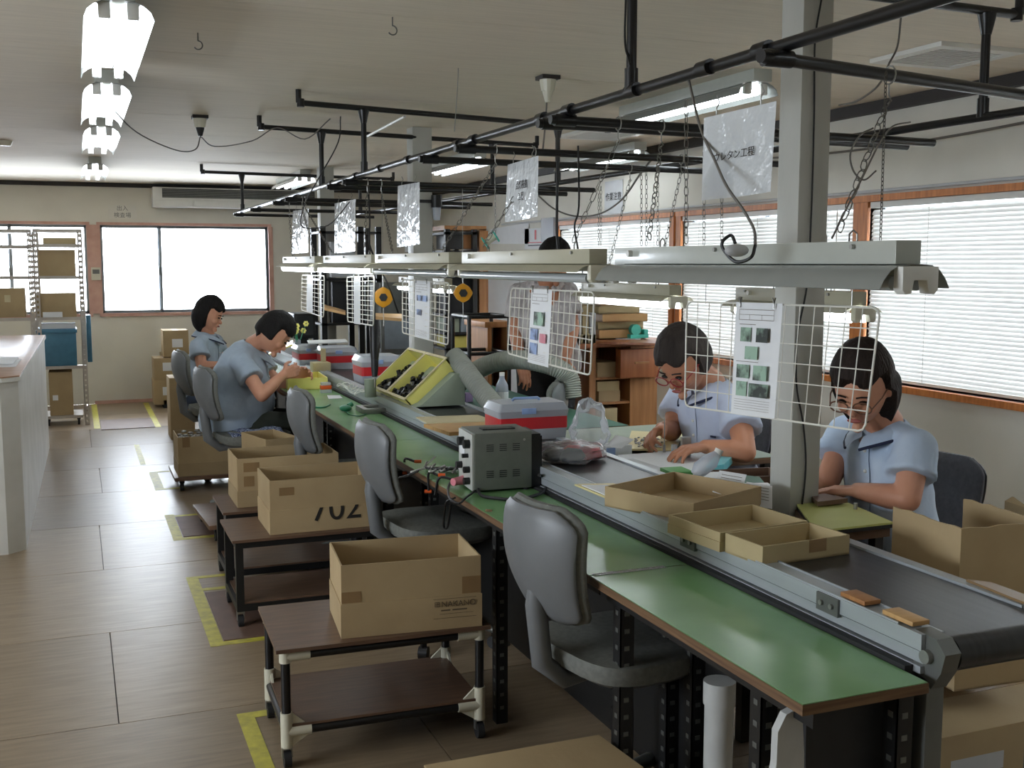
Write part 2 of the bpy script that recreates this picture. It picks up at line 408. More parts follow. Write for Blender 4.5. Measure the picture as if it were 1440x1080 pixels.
# right wall windows: orange wood posts, rail, sill and aluminium sashes behind the blinds
for k, (y0, y1, z0, z1) in enumerate(RW):
    w = MB()
    w.box((XW - .03, y0 - .06, z1), (XW + .1, y1 + .06, z1 + .035)).box((XW - .045, y0 - .06, z0 - .035), (XW + .1, y1 + .06, z0))
    w.box((XW - .02, y0 - .06, z0), (XW + .1, y0, z1)).box((XW - .02, y1, z0), (XW + .1, y1 + .06, z1))
    wo = w.build('window_%d' % (k + 3), 'orange_wood', kind='structure')
    ym = (y0 + y1) / 2
    for (a, b, xx) in ((y0, ym + .02, XW + .06), (ym - .02, y1, XW + .08)):
        s = MB()
        for q in (((xx, a, z0), (xx + .02, b, z0 + .03)), ((xx, a, z1 - .03), (xx + .02, b, z1)), ((xx, a, z0), (xx + .02, a + .025, z1)), ((xx, b - .025, z0), (xx + .02, b, z1))): s.box(*q)
        s.build('sash', 'window_alu', wo)
        MB().box((xx + .008, a + .025, z0 + .03), (xx + .012, b - .025, z1 - .03)).build('pane', 'glass', wo)
# venetian blinds, one per window, every slat a part
BL = ['closed white venetian blind on the window beside the nearest orange post', 'white venetian blind between the two orange window posts', 'white venetian blind behind the stack of wood trays']
for k, (y0, y1, z0, z1) in enumerate(RW):
    b = thing('venetian_blind', BL[k], 'blind', (XW + .01, (y0 + y1) / 2, z0), 'venetian blinds')
    ya, yb = y0 + .012, y1 - .012
    MB().box((XW - .012, ya, z1 - .035), (XW + .03, yb, z1 - .002)).build('headrail', 'white_plastic', b)
    MB().box((XW - .005, ya, z0 + .012), (XW + .025, yb, z0 + .028)).build('bottom_rail', 'white_plastic', b)
    n = 40; z = z1 - .055; first = None
    for i in range(n):
        zz = z1 - .058 - i * (z1 - z0 - .1) / (n - 1)
        if first is None:
            a = .98; dx, dz = .0155 * math.cos(a), .0165 * math.sin(a); cx = XW + .01
            g = [[(cx - dx, yy, zz - dz), (cx - dx * .1 - .002, yy, zz + .001), (cx + dx, yy, zz + dz)] for yy in (ya, yb)]
            first = MB().sheet(g, .0006).build('slat', 'blind', b); z_first = zz
        else:
            c = first.copy(); COL.objects.link(c); c.location.z = zz - z_first
    for t in (.12, .5, .88):
        yy = ya + (yb - ya) * t
        MB().tube([(XW - .009, yy, z1 - .03), (XW - .009, yy, z0 + .02)], .0015, 5).build('ladder_cord', 'white_plastic', b)
    MB().tube([(XW - .025, ya + .12, z1 - .03), (XW - .025, ya + .125, z0 + .35)], .004, 6).build('tilt_wand', 'white_plastic', b)
# conduit running along the top of the right-hand window band
tag(MB().tube([(XW - .02, 1.0, 1.945), (XW - .02, 5.0, 1.94), (XW - .02, 6.9, 1.945), (XW - .02, 10.5, 1.94)], .009, 8).build('conduit', 'paper_grey'),
    'thin grey conduit running above the orange window frames', 'conduit')
tag(MB().tube(crom([(XW - .03, 2.2, 2.30), (XW - .04, 3.4, 2.21), (XW - .04, 4.6, 2.17), (XW - .03, 5.8, 2.20), (XW - .03, 6.5, 2.28)]), .007, 6).build('wall_cable', 'cable_grey'),
    'slack grey cable drooping across the upper right wall', 'cable')
# floor marking tapes
mk = [(.46, 3.15, .515, 3.72), (.515, 3.67, .75, 3.72), (.455, 4.44, .51, 5.50), (.51, 4.44, .78, 4.485), (.51, 5.24, .80, 5.28), (.51, 5.46, .80, 5.50), (.46, 6.28, .515, 6.95), (.515, 6.28, .8, 6.33), (.515, 6.88, .75, 6.92),
      (.46, 7.75, .52, 8.45), (.52, 7.75, .66, 7.8), (.66, 10.8, .715, 12.75), (.12, 10.9, .175, 12.8), (.52, 8.42, .62, 8.46), (.42, 8.8, .46, 9.8)]
tp = thing('floor_tape', 'yellow marking tape stuck on the floor in bracket shapes', 'floor tape', (.46, 5, 0), 'floor marking tapes')
for a in mk: MB().box((a[0], a[1], 0.0002), (a[2], a[3], .0012)).build('tape_strip', 'tape_yellow', tp)
tag(MB().box((.18, 10.78, 0.0003), (.66, 11.45, .006)).build('floor_mat', 'floor_mat'), 'dark brown floor mat between the far yellow tapes', 'mat')
for i, a in enumerate([(.515, 4.49, .86, 5.2), (.52, 6.34, .9, 6.86)]):
    tag(MB().box((a[0], a[1], .0003), (a[2], a[3], .004)).build('floor_mat', 'floor_mat'), ['dark floor mat inside the tape bracket beside the second cart', 'dark floor mat inside the tape bracket beside the low dolly'][i], 'mat')
# timber columns
cl = ['painted timber column standing in the conveyor line beside the two seated women', 'painted timber column behind the yellow parts bins', 'farthest painted timber column near the back wall']
for k, (cx, cy, w_) in enumerate(((2.03, 2.765, .108), (2.055, 6.87, .13), (2.107, 9.98, .13))):
    o = MB().box((cx, cy, 0), (cx + w_, cy + w_, ZC)).build('column', 'post_paint', bevel=.004)
    tag(o, cl[k], 'column', kind='structure')
tag(MB().tube(crom([P(1155, 0, y=2.758), P(1146, 60, y=2.758), P(1145, 160, y=2.758), P(1141, 300, y=2.758), P(1135, 400, y=2.758), P(1122, 470, y=2.758), P(1120, 540, y=2.758), P(1130, 600, y=2.758), P(1133, 660, y=2.758), P(1125, 735, y=2.758)]), .0028, 6).build('column_cable', 'cable_black'),
    'thin black cable stapled down the face of the nearest column', 'cable')
# air conditioner on the back wall
ac = thing('air_conditioner', 'long white air conditioner with dark grille high on the back wall', 'air conditioner', (1.6, YB - .2, 2.17))
MB().box((.83, YB - .24, 2.16), (2.75, YB, 2.375)).build('casing', 'white_plastic', ac, bevel=.012)
for i in range(5): MB().box((.93, YB - .252, 2.268 + i * .018), (2.6, YB - .236, 2.278 + i * .018)).build('grille_slat', 'grey_steel', ac)
MB().box((.93, YB - .243, 2.262), (2.6, YB - .238, 2.36)).build('grille_recess', 'black_plastic', ac)
for a, b in ((.86, 1.25), (1.27, 2.5)): MB().box((a, YB - .256, 2.175), (b, YB - .236, 2.235)).build('louvre', 'white_plastic', ac, bevel=.006)
# ceiling vents
for k, (x0, x1, y0, y1) in enumerate(((3.21, 3.65, 3.48, 3.9), (3.12, 3.57, 6.52, 7.0))):
    v = thing('ceiling_vent', ['white louvred ceiling vent right of the nearest column', 'white louvred ceiling vent beyond the overhead pipes'][k], 'vent', ((x0 + x1) / 2, (y0 + y1) / 2, ZC), 'ceiling vents')
    m = MB()
    for q in (((x0, y0), (x1, y0 + .05)), ((x0, y1 - .05), (x1, y1)), ((x0, y0 + .05), (x0 + .05, y1 - .05)), ((x1 - .05, y0 + .05), (x1, y1 - .05))): m.box((*q[0], ZC - .018), (*q[1], ZC))
    m.build('frame', 'white_plastic', v)
    MB().box((x0 + .05, y0 + .05, ZC - .003), (x1 - .05, y1 - .05, ZC)).build('backing', 'grey_steel', v)
    for i in range(12):
        yy = y0 + .06 + i * (y1 - y0 - .12) / 11
        MB().box((x0 + .05, yy - .004, ZC - .015), (x1 - .05, yy + .008, ZC - .011)).build('slat', 'white_plastic', v)
# ceiling outlets and hooks, smoke detector
def outlet(loc, label, up):
    t = thing('ceiling_outlet', label, 'outlet', loc, 'ceiling cord outlets'); x, y, z = loc
    MB().box((x - .045, y - .045, z - .018), (x + .045, y + .045, z)).build('base_plate', 'dark_trim', t)
    MB().cyl((x, y, z - .07), (x, y, z - .018), .03, .04, 12).build('socket', 'ivory_plastic', t)
    MB().cyl((x, y, z - .12), (x, y, z - .07), .012, .026, 12).build('plug', up, t)
outlet((.733, 6.833, ZC), 'ceiling outlet with a dark plug left of the pipe frame', 'black_plastic')
outlet((2.097, 4.80, ZC), 'ivory ceiling outlet and plug above the long pipe', 'ivory_plastic')
tag(MB().cyl((-.42, 8.74, ZC - .035), (-.42, 8.74, ZC), .04, .055, 16).build('smoke_detector', 'ivory_plastic', smooth=True), 'small round detector on the ceiling far left', 'detector')
for k, (x, y) in enumerate(((.475, 4.41), (1.09, 3.877))):
    h = [(x, y, ZC), (x, y, ZC - .03)] + [(x + .016 * math.sin(a) , y, ZC - .046 + .016 * math.cos(a)) for a in [0.3 * i for i in range(15)]]
    tag(MB().tube(h, .0025, 6).build('ceiling_hook', 'grey_steel'), ['small screw hook in the ceiling beside the nearest lamp row', 'small screw hook in the ceiling joint above the pipe frame'][k], 'hook')
# cables slung across the ceiling
def cable(pts, label, material='cable_grey', r=.0035, name='cable', cat='cable'):
    return tag(MB().tube(crom(pts), r, 6).build(name, material), label, cat)
cable([(.19, 6.0, 2.36), (.35, 6.4, 2.26), (.58, 6.7, 2.20), (.70, 6.82, 2.22), (.733, 6.833, 2.30)], 'grey cable drooping from the lamp row to the ceiling outlet')
cable([(.733, 6.833, 2.30), (.80, 6.7, 2.23), (1.0, 6.6, 2.26), (1.13, 6.5, 2.33), (1.25, 6.3, 2.25), (1.33, 6.0, 2.33)], 'grey cable from the ceiling outlet up to the pipe frame')
cable([(1.36, 5.88, 2.33), (1.36, 5.95, 2.2), (1.30, 6.2, 2.02), (1.30, 6.6, 1.9), (1.36, 7.0, 1.78), (1.46, 6.7, 1.78), (1.5, 6.3, 1.9)], 'dark cable hanging from the corner of the pipe frame', 'cable_black')
# ceiling lamps
def ceiling_lamp(name, label, L_=1.25, w=.21, on='tube_on', wide=True):
    t = thing(name, label, 'lamp', (0, 0, 0), 'ceiling fluorescent lamps')
    MB().box((-.05, -L_ / 2 - .03, -.055), (.05, L_ / 2 + .03, 0)).build('housing', 'lamp_enamel', t, bevel=.004)
    for s in (-1, 1):
        prof = [(0.018, -.055), (.05, -.057), (.075, -.068), (.095, -.085), (.105, -.11)]
        g = [[(s * x, yy, z) for (x, z) in prof] for yy in (-L_ / 2, L_ / 2)]
        MB().sheet(g, .0012).build('reflector', 'lamp_reflector', t, smooth=True)
        MB().cyl((s * .043, -L_ / 2 + .03, -.085), (s * .043, L_ / 2 - .03, -.085), .0155, n=12).build('tube', on, t, smooth=True)
        for e in (-1, 1):
            MB().box((s * .043 - .018, e * (L_ / 2 - .03) - .012, -.105), (s * .043 + .018, e * (L_ / 2 - .03) + .012, -.055)).build('socket', 'white_plastic', t, bevel=.003)
    return t
lamp0 = ceiling_lamp('ceiling_lamp', 'nearest lit twin tube lamp in the left ceiling row')
lamp0.location = (.165, 4.35, ZC)
copy_tree(lamp0, 'second lit twin tube lamp of the left ceiling row', (.175, 6.03, ZC))
copy_tree(lamp0, 'third lit twin tube lamp of the left ceiling row', (.19, 7.75, ZC))
copy_tree(lamp0, 'farthest lit twin tube lamp of the left ceiling row', (.2, 10.4, ZC))
copy_tree(lamp0, 'large lit ceiling lamp left of the nearest column', (2.92, 4.92, ZC), 0)
copy_tree(lamp0, 'added unseen twin tube ceiling lamp over the near belt end', (2.3, 1.0, ZC), 0)  # out-of-view lamp added to brighten the near workers
copy_tree(lamp0, 'added unseen twin tube ceiling lamp farthest from the back windows', (2.3, -.8, ZC), 0)  # second added lamp out of view, same brightening
copy_tree(lamp0, 'lit ceiling lamp seen through the overhead pipes near the second column', (2.95, 8.7, ZC), 0)
copy_tree(lamp0, 'lit ceiling lamp above the far end of the line', (2.05, 11.0, ZC), 0)
copy_tree(lamp0, 'lit ceiling lamp near the right wall behind the pipes', (3.75, 7.6, ZC - .02), 0)
# ================================================================== BENCHES AND CONVEYOR
ZT, ZB = .74, .81                 # bench top and belt surface
BX0, BX1 = 1.216, 1.512
benches = [(1.60, 2.50), (2.503, 4.80), (4.803, 7.0), (7.003, 9.2)]
bl = ['nearest section of the green-topped workbench, with its sharp corner and worn patches', 'green workbench section carrying the grey power unit', 'green workbench section beside the yellow parts bins', 'farthest green workbench section where the two workers sit']
for k, (y0, y1) in enumerate(benches):
    t = thing('workbench', bl[k], 'workbench', (1.36, (y0 + y1) / 2, 0), 'green workbench sections')
    MB().box((BX0, y0, ZT - .022), (BX1, y1, ZT - .0015)).build('tabletop', 'ply_edge', t)
    MB().box((BX0 + .002, y0 + .002, ZT - .0015), (BX1 - .002, y1 - .001, ZT)).build('top_sheet', 'green_top', t)
    for (lx, ly) in ((BX0 + .05, (1.80, 3.31, 5.1, 7.2)[k]), (BX1 - .03, y0 + .05), (BX0 + .05, (2.42, 4.72, 6.8, 9.0)[k]), (BX1 - .03, y1 - .08)):
        m = MB().box((lx, ly, 0), (lx + .003, ly + .04, ZT - .022)).box((lx, ly, 0), (lx + .04, ly + .003, ZT - .022))
        m.build('leg', 'black_steel', t)
        h = MB()
        for j in range(14): h.box((lx - .0012, ly + .012, .05 + j * .046), (lx, ly + .026, .062 + j * .046)).box((lx + .012, ly - .0012, .05 + j * .046), (lx + .026, ly, .062 + j * .046))
        h.build('leg_slots', 'grey_steel', t, kind='stuff')
    MB().box((BX0 + .04, y0 + .02, ZT - .062), (BX0 + .043, y1 - .02, ZT - .022)).build('apron_rail', 'black_steel', t)
tag(MB().box((1.228, 2.492, ZT), (1.44, 2.514, ZT + .0012)).build('clear_tape', 'film_dense'), 'strip of clear tape over the joint of the green benches', 'tape')
# white bracket leg under the nearest bench corner
o = MB().prism([(1.24, 1.66, 0), (1.24, 1.66, ZT - .1), (1.25, 1.63, ZT - .024), (1.30, 1.625, ZT - .024), (1.30, 1.66, 0)], (.0, .03, 0))
tag(MB().prism([P(1082, 1130, y=1.68), P(1092, 1075, y=1.68), P(1094, 1030, y=1.68), P(1106, 1005, y=1.68), P(1128, 993, y=1.68), P(1131, 1060, y=1.68), P(1130, 1130, y=1.68)], (0, .02, 0)).build('support_panel', 'pvc_white'), 'white curved support panel below the nearest bench corner', 'panel')
tag(MB().prism([P(1134, 998, y=1.70), P(1296, 965, y=1.70), P(1290, 1130, y=1.70), P(1132, 1130, y=1.70)], (0, .01, 0)).build('end_panel', 'dark_machine'), 'dark panel closing the end of the nearest bench', 'panel')
# conveyor
cv = thing('belt_conveyor', 'long black belt conveyor with aluminium rails running between the workers', 'conveyor', (1.73, 5, 0))
CY0, CY1 = 1.62, 10.2
RX0, RX1, VX0, VX1 = 1.535, 1.592, 1.872, 1.905
m = MB(); m.box((RX0, CY0 + .03, ZB - .028), (RX1, CY1, ZB + .006)); m.box((RX0 + .006, CY0 + .03, ZB - .055), (RX1, CY1, ZB - .032)); m.box((RX0, CY0 + .03, ZB - .075), (RX1, CY1, ZB - .06))
m.build('left_rail', 'alu', cv)
MB().box((RX0 + .002, CY0 + .1, ZB + .006), (RX0 + .006, CY1, ZB + .010)).box((RX1 - .006, CY0 + .1, ZB + .006), (RX1 - .002, CY1, ZB + .010)).build('rail_lip', 'alu', cv)
MB().box((VX0, CY0 + .10, ZB - .07), (VX1, CY1, ZB + .006)).build('right_rail', 'alu', cv)
MB().box((BX1 + .002, CY0 + .05, ZT - .05), (RX0 + .006, CY1, ZT + .008)).build('cable_channel', 'black_rubber', cv)
MB().box((RX1 + .002, CY0 + .02, ZB - .003), (VX0 - .002, CY1, ZB)).build('belt', 'belt', cv)
MB().box((RX1 + .002, CY0 + .02, ZB - .075), (VX0 - .002, CY1, ZB - .07)).build('belt_return', 'belt', cv)
MB().box((RX1, CY0 + .09, ZB - .03), (VX0, CY1, ZB - .006)).build('slider_bed', 'grey_steel', cv)
MB().cyl((RX1 + .003, CY0 + .02, ZB - .036), (VX0 - .003, CY0 + .02, ZB - .036), .036, n=24).build('end_roller', 'belt', cv, smooth=True)
# near bearing block, brackets, wooden blocks on the rail
m = MB().prism([(RX0 + .01, CY0 - .015, ZB - .06), (RX0 + .01, CY0 - .025, ZB - .02), (RX0 + .01, CY0, ZB + .004), (RX0 + .01, CY0 + .06, ZB + .008), (RX0 + .01, CY0 + .06, ZB - .08), (RX0 + .01, CY0 + .01, ZB - .10)], (.04, 0, 0))
m.build('bearing_block', 'grey_steel', cv)
MB().cyl((RX0 - .002, CY0 + .02, ZB - .036), (RX0 + .012, CY0 + .02, ZB - .036), .014).build('shaft_bolt', 'steel', cv)
MB().prism([(VX0 + .002, CY0 - .015, ZB - .06), (VX0 + .002, CY0, ZB + .004), (VX0 + .002, CY0 + .1, ZB + .008), (VX0 + .002, CY0 + .1, ZB - .08)], (.03, 0, 0)).build('bearing_block', 'grey_steel', cv)
for yy in (1.90, 2.50): 
    MB().box((RX0 - .006, yy, ZB - .036), (RX0 + .004, yy + .075, ZB + .004)).build('bracket', 'grey_steel', cv)
    MB().cyl((RX0 - .012, yy + .02, ZB - .016), (RX0 - .006, yy + .02, ZB - .016), .006).cyl((RX0 - .012, yy + .055, ZB - .016), (RX0 - .006, yy + .055, ZB - .016), .006).build('bolt', 'steel', cv)
MB().box((RX0 - .014, 2.3, .08), (RX0 - .010, CY1, ZB - .08)).build('added_shade_panel', 'black_steel', cv)  # dark panel added to block light and darken the floor and chairs
for yy in (1.64, 4.0, 6.6, 9.6):
    for xx in (RX0 + .01, VX0 - .012):
        MB().box((xx, yy, 0), (xx + .045, yy + .045, ZB - .08)).build('leg', 'grey_steel', cv, bevel=.004)
    MB().box((RX0 + .05, yy + .01, .2), (VX0 - .01, yy + .035, .23)).build('crossbar', 'grey_steel', cv)
for k, (yy, w, col) in enumerate(((1.685, .09, 'wood_light'), (1.83, .08, 'wood_mid'))):
    tag(MB().box((RX0 + .008, yy, ZB + .010), (RX0 + .052, yy + w, ZB + .020)).build('wood_block', col, bevel=.002), ['small pale wood block on the rail at the conveyor end', 'brown wood block on the rail beside the mounting bracket'][k], 'wood block', 'wood blocks on the rail')
tag(MB().prism([(VX0 + .004, 1.70, ZB + .0065), (VX0 + .05, 1.705, ZB + .0065), (VX0 + .055, 1.86, ZB + .0065), (VX0 + .02, 1.9, ZB + .0065)], (0, 0, .006)).build('tape_wad', 'pack_tape'), 'crumpled brown tape on the right rail near the conveyor end', 'tape')
# ================================================================== CARDBOARD TRAYS AND BOXES
def open_box(name, label, cat, c, ux, uy, w, l, h, material='cardboard', th=.005, group=None, tapes=(), lip=0, seam=None, skew=0):
    """open carton; c = bottom corner, ux/uy unit directions of the sides"""
    c = Vector(c); ux = Vector(ux).normalized(); uy = Vector(uy).normalized(); uz = Vector((0, 0, 1))
    t = thing(name, label, cat, c + ux * w / 2 + uy * l / 2, group)
    MB().obox(c, ux * w, uy * l, uz * th).build('bottom', material, t)
    MB().obox(c, ux * w, uy * th, uz * h).build('side_panel', material, t)
    MB().obox(c + uy * (l - th), ux * w, uy * th, uz * h).build('side_panel', material, t)
    MB().obox(c + uy * th, ux * th, uy * (l - 2 * th), uz * h).build('side_panel', material, t)
    MB().obox(c + ux * (w - th) + uy * th, ux * th, uy * (l - 2 * th), uz * h).build('side_panel', material, t)
    for (side, u0, z0, tw, thh) in tapes:       # side 0 = facing -uy, 1 = facing -ux
        if side == 0: MB().obox(c + ux * u0 - uy * .0008 + uz * z0, ux * tw, uy * .0008, uz * thh).build('packing_tape', 'pack_tape', t)
        else: MB().obox(c + uy * u0 - ux * .0008 + uz * z0, uy * tw, ux * .0008, uz * thh).build('packing_tape', 'pack_tape', t)
    if seam:
        MB().obox(c - uy * .003 - ux * .003, ux * (w + .006), uy * .003, uz * seam).build('overlap_panel', material, t)
        MB().obox(c - ux * .003, uy * l, ux * .003, uz * seam).build('overlap_panel', material, t)
    return t
def tray_px(name, label, cat, near, left, right, h, z, **k):
    n, l, r = P(*near, z=z), P(*left, z=z), P(*right, z=z)
    ux = (r - n); uy = (l - n); W_, L_ = ux.length, uy.length; ux.normalize(); uy = uy - ux * uy.dot(ux); uy.normalize()
    return open_box(name, label, cat, n, ux, uy, W_, L_, h, **k)
tray_px('cardboard_tray', 'deep open cardboard tray on the conveyor, farthest of the three', 'cardboard tray', (975, 738), (870, 708), (1070, 712), .062, ZB, material='cardboard', group='cardboard trays on the conveyor')
tray_px('cardboard_tray', 'pale double-walled cardboard tray between two others on the conveyor', 'cardboard tray', (1012, 776), (955, 747), (1135, 758), .05, ZB, material='cardboard_light', group='cardboard trays on the conveyor', seam=.026)
t3 = tray_px('cardboard_tray', 'nearest open cardboard tray on the conveyor with a taped side', 'cardboard tray', (1072, 797), (1016, 777), (1194, 779), .05, ZB, material='cardboard_light', group='cardboard trays on the conveyor', tapes=((0, .145, .018, .055, .0325),))
# clipboard with paper
def slab(name, label, cat, quad, th, material, z=None, group=None, parent=None):
    q = [P(*p, z=z) if z is not None else Vector(p) for p in quad]
    o = MB().prism(q, (0, 0, th)).build(name, material, parent)
    if cat: tag(o, label, cat, group)
    return o
cb = thing('clipboard', 'wooden clipboard with white form lying on the conveyor rail', 'clipboard', P(860, 695, z=ZB))
slab('board', '', None, [(808, 683), (866, 707), (908, 702), (905, 690), (862, 682)], .006, 'board_cream', ZB + .011, parent=cb)
slab('form', '', None, [(818, 683), (870, 705), (905, 701), (900, 689), (860, 683)], .003, 'paper', ZB + .018, parent=cb)
# boards across the conveyor
slab('cutting_board', 'light brown wood board lying across the conveyor', 'board', [(596, 601), (632, 613), (697, 609), (694, 598)], .016, 'wood_light', ZB + .012)
slab('card_board', 'long cream card laid behind the brown wood board', 'board', [(585, 588), (600, 596), (698, 594), (672, 585)], .006, 'card_cream', ZB + .011)
# ================================================================== CARTS
def make_cart(name, label, joints, w, l, zt, zs, r, group='box carts beside the bench', jmat='ivory_plastic', legs_square=False):
    t = thing(name, label, 'cart', (0, 0, 0), group)
    MB().box((-w / 2, -l / 2, zt - .012), (w / 2, l / 2, zt)).build('tabletop', 'brown_board', t)
    i = .03
    for sx in (-1, 1):
        for sy in (-1, 1):
            x, y = sx * (w / 2 - i), sy * (l / 2 - i)
            if legs_square: MB().box((x - r, y - r, .07), (x + r, y + r, zt - .012)).build('leg', 'black_steel', t)
            else: MB().cyl((x, y, .09), (x, y, zt - .014), r, n=14).build('leg', 'black_pipe', t, smooth=True)
            if joints:
                MB().cyl((x, y, zt - .05), (x, y, zt - .012), r * 1.28, n=14).cyl((x - sx * .075, y, zt - .030), (x, y, zt - .030), r * 1.25, n=14).build('elbow_joint', jmat, t, smooth=True)
                m = MB().cyl((x, y, .065), (x, y, .175), r * 1.3, n=14).cyl((x - sx * .075, y, .115), (x, y, .115), r * 1.28, n=14)
                m.prism([(x - sx * r, y - .004, .175), (x - sx * .07, y - .004, .125), (x - sx * .07, y - .004, .10), (x - sx * r, y - .004, .065)], (0, .008, 0))
                m.prism([(x, y - sy * r, .165), (x, y - sy * .06, .125), (x, y - sy * .06, .1), (x, y - sy * r, .07)], (.008, 0, 0))
                m.build('corner_joint', jmat, t, smooth=True)
            c = MB().cyl((x - .011, y, .026), (x + .011, y, .026), .026, n=16)
            co = MB().box((x - .016, y - .006, .03), (x - .012, y + .014, .062)).box((x + .012, y - .006, .03), (x + .016, y + .014, .062)).box((x - .016, y - .012, .06), (x + .016, y + .014, .068))
            cc = co.build('caster_fork', 'steel', t); c.build('wheel', 'black_rubber', cc, smooth=True)
    zr = zt - .03
    for sy in (-1, 1):
        y = sy * (l / 2 - i)
        if legs_square:
            MB().box((-w / 2 + i, y - r, zt - .04), (w / 2 - i, y + r, zt - .012)).build('rail', 'black_steel', t); MB().box((-w / 2 + i, y - r, zs - .03), (w / 2 - i, y + r, zs)).build('rail', 'black_steel', t)
        else:
            for q in (zr, .115): MB().cyl((-w / 2 + i, y, q), (w / 2 - i, y, q), r).build('rail', 'black_pipe', t, smooth=True)
    for sx in (-1, 1):
        x = sx * (w / 2 - i)
        if legs_square:
            MB().box((x - r, -l / 2 + i, zt - .04), (x + r, l / 2 - i, zt - .012)).build('rail', 'black_steel', t); MB().box((x - r, -l / 2 + i, zs - .03), (x + r, l / 2 - i, zs)).build('rail', 'black_steel', t)
        else:
            for q in (zr, .115): MB().cyl((x, -l / 2 + i, q), (x, l / 2 - i, q), r).build('rail', 'black_pipe', t, smooth=True)
    MB().box((-w / 2 + .03, -l / 2 + .02, zs), (w / 2 - .03, l / 2 - .02, zs + .008)).build('shelf', 'brown_board', t)
    return t
c1 = make_cart('box_cart', 'nearest pipe cart with white joints and brown top, box on it', True, .685, .455, .385, .13, .0145)
c1.location = (.872, 3.445, 0); c1.rotation_euler.z = math.radians(-2)
c2 = make_cart('box_cart', 'second black-legged cart under the box numbered 702', False, .72, .42, .385, .10, .016, legs_square=True)
c2.location = (.935, 4.83, 0)
c3 = copy_tree(c2, 'third black-legged cart, partly behind the second', (.965, 5.38, 0))
bxs = open_box('cardboard_box', 'nearest open cardboard box on the cart with white joints', 'cardboard box', (.731, 3.26, .386), (1, -.10, 0), (.10, 1, 0), .447, .30, .232, group='open boxes on carts', seam=.108, tapes=((0, .0, .112, .062, .035), (0, .385, .112, .062, .055)))
text('NAKANO', 'lettering', 'print_grey', bxs, Vector((.731, 3.26, .386)) + Vector((1, -.10, 0)).normalized() * .372 + Vector((0, -.0040, .082)), (1, -.10, 0), (0, 0, 1), .026)
text('⊞', 'lettering', 'print_grey', bxs, Vector((.731, 3.26, .386)) + Vector((1, -.10, 0)).normalized() * .302 + Vector((0, -.0040, .082)), (1, -.10, 0), (0, 0, 1), .024)
_u = Vector((1, -.10, 0)).normalized(); _o = Vector((.731, 3.26, .386)) + Vector((0, -.0034, 0))
for _a, _b, _z in ((.315, .345, .060), (.352, .40, .060), (.31, .42, .050), (.29, .43, .099), (.29, .43, .036)):
    MB().obox(_o + _u * _a + Vector((0, 0, _z)), _u * (_b - _a), (0, -.0004, 0), (0, 0, .0045 if _z == .060 else .0012)).build('print_line', 'print_grey', bxs)
b2 = open_box('cardboard_box', 'open cardboard box printed 702 on the second cart', 'cardboard box', (.742, 4.66, .386), (1, .0, 0), (0, 1, 0), .47, .33, .235, group='open boxes on carts', seam=.105, tapes=((0, .04, .168, .065, .035),))
t702 = text('702', 'lettering', 'print_black', b2, (1.03, 4.6565, .386 + .090), (1, 0, 0), (0, 0, 1), .15)
bm = bmesh.new(); bm.from_mesh(t702.data); bmesh.ops.bisect_plane(bm, geom=bm.verts[:] + bm.edges[:] + bm.faces[:], plane_co=(0, .014, 0), plane_no=(0, 1, 0), clear_outer=True); bm.to_mesh(t702.data); bm.free()
b3 = open_box('cardboard_box', 'open cardboard box on the third cart with taped corner', 'cardboard box', (.685, 5.25, .386), (1, .0, 0), (0, 1, 0), .49, .33, .235, group='open boxes on carts', seam=.08, tapes=((0, .03, .17, .075, .045), (0, .03, .1, .05, .05)))
open_box('cardboard_box', 'open cardboard box beneath the seated man with a raised flap', 'cardboard box', (.975, 6.22, .101), (1, .2, 0), (-.25, 1, 0), .20, .36, .45, group='open boxes on carts')
# low wooden dollies on the floor
def dolly(label, loc, w, l, rz=0):
    t = thing('dolly', label, 'dolly', (0, 0, 0), 'low wooden dollies')
    MB().box((-w / 2, -l / 2, .075), (w / 2, l / 2, .10)).build('deck', 'brown_board', t, bevel=.003)
    for sx in (-1, 1):
        for sy in (-1, 1):
            x, y = sx * (w / 2 - .05), sy * (l / 2 - .05)
            f = MB().box((x - .016, y - .02, .055), (x + .016, y + .02, .075)).build('caster_fork', 'black_steel', t)
            MB().cyl((x - .012, y, .028), (x + .012, y, .028), .028, n=14).build('wheel', 'black_rubber', f, smooth=True)
    t.location = loc; t.rotation_euler.z = rz; return t
dolly('low wooden dolly on the floor under the second row of carts', (.90, 6.45, 0), .55, .6, .05)
dolly('low dolly carrying a box of small parts', (.86, 7.88, 0), .56, .52, 0)
pb = open_box('cardboard_box', 'cardboard box full of small parts on the low dolly', 'cardboard box', (.61, 7.66, .1), (1, 0, 0), (0, 1, 0), .42, .36, .27, seam=.09, tapes=((0, .03, .2, .05, .07),))
bp = MB()
for i in range(60): bp.ball((.63 + rnd.random() * .38, 7.68 + rnd.random() * .3, .34 + rnd.random() * .03), (.02, .014, .01), 6, 4)
tag(bp.build('metal_parts', 'steel'), 'jumble of small metal parts filling the box on the dolly', 'parts', kind='stuff')
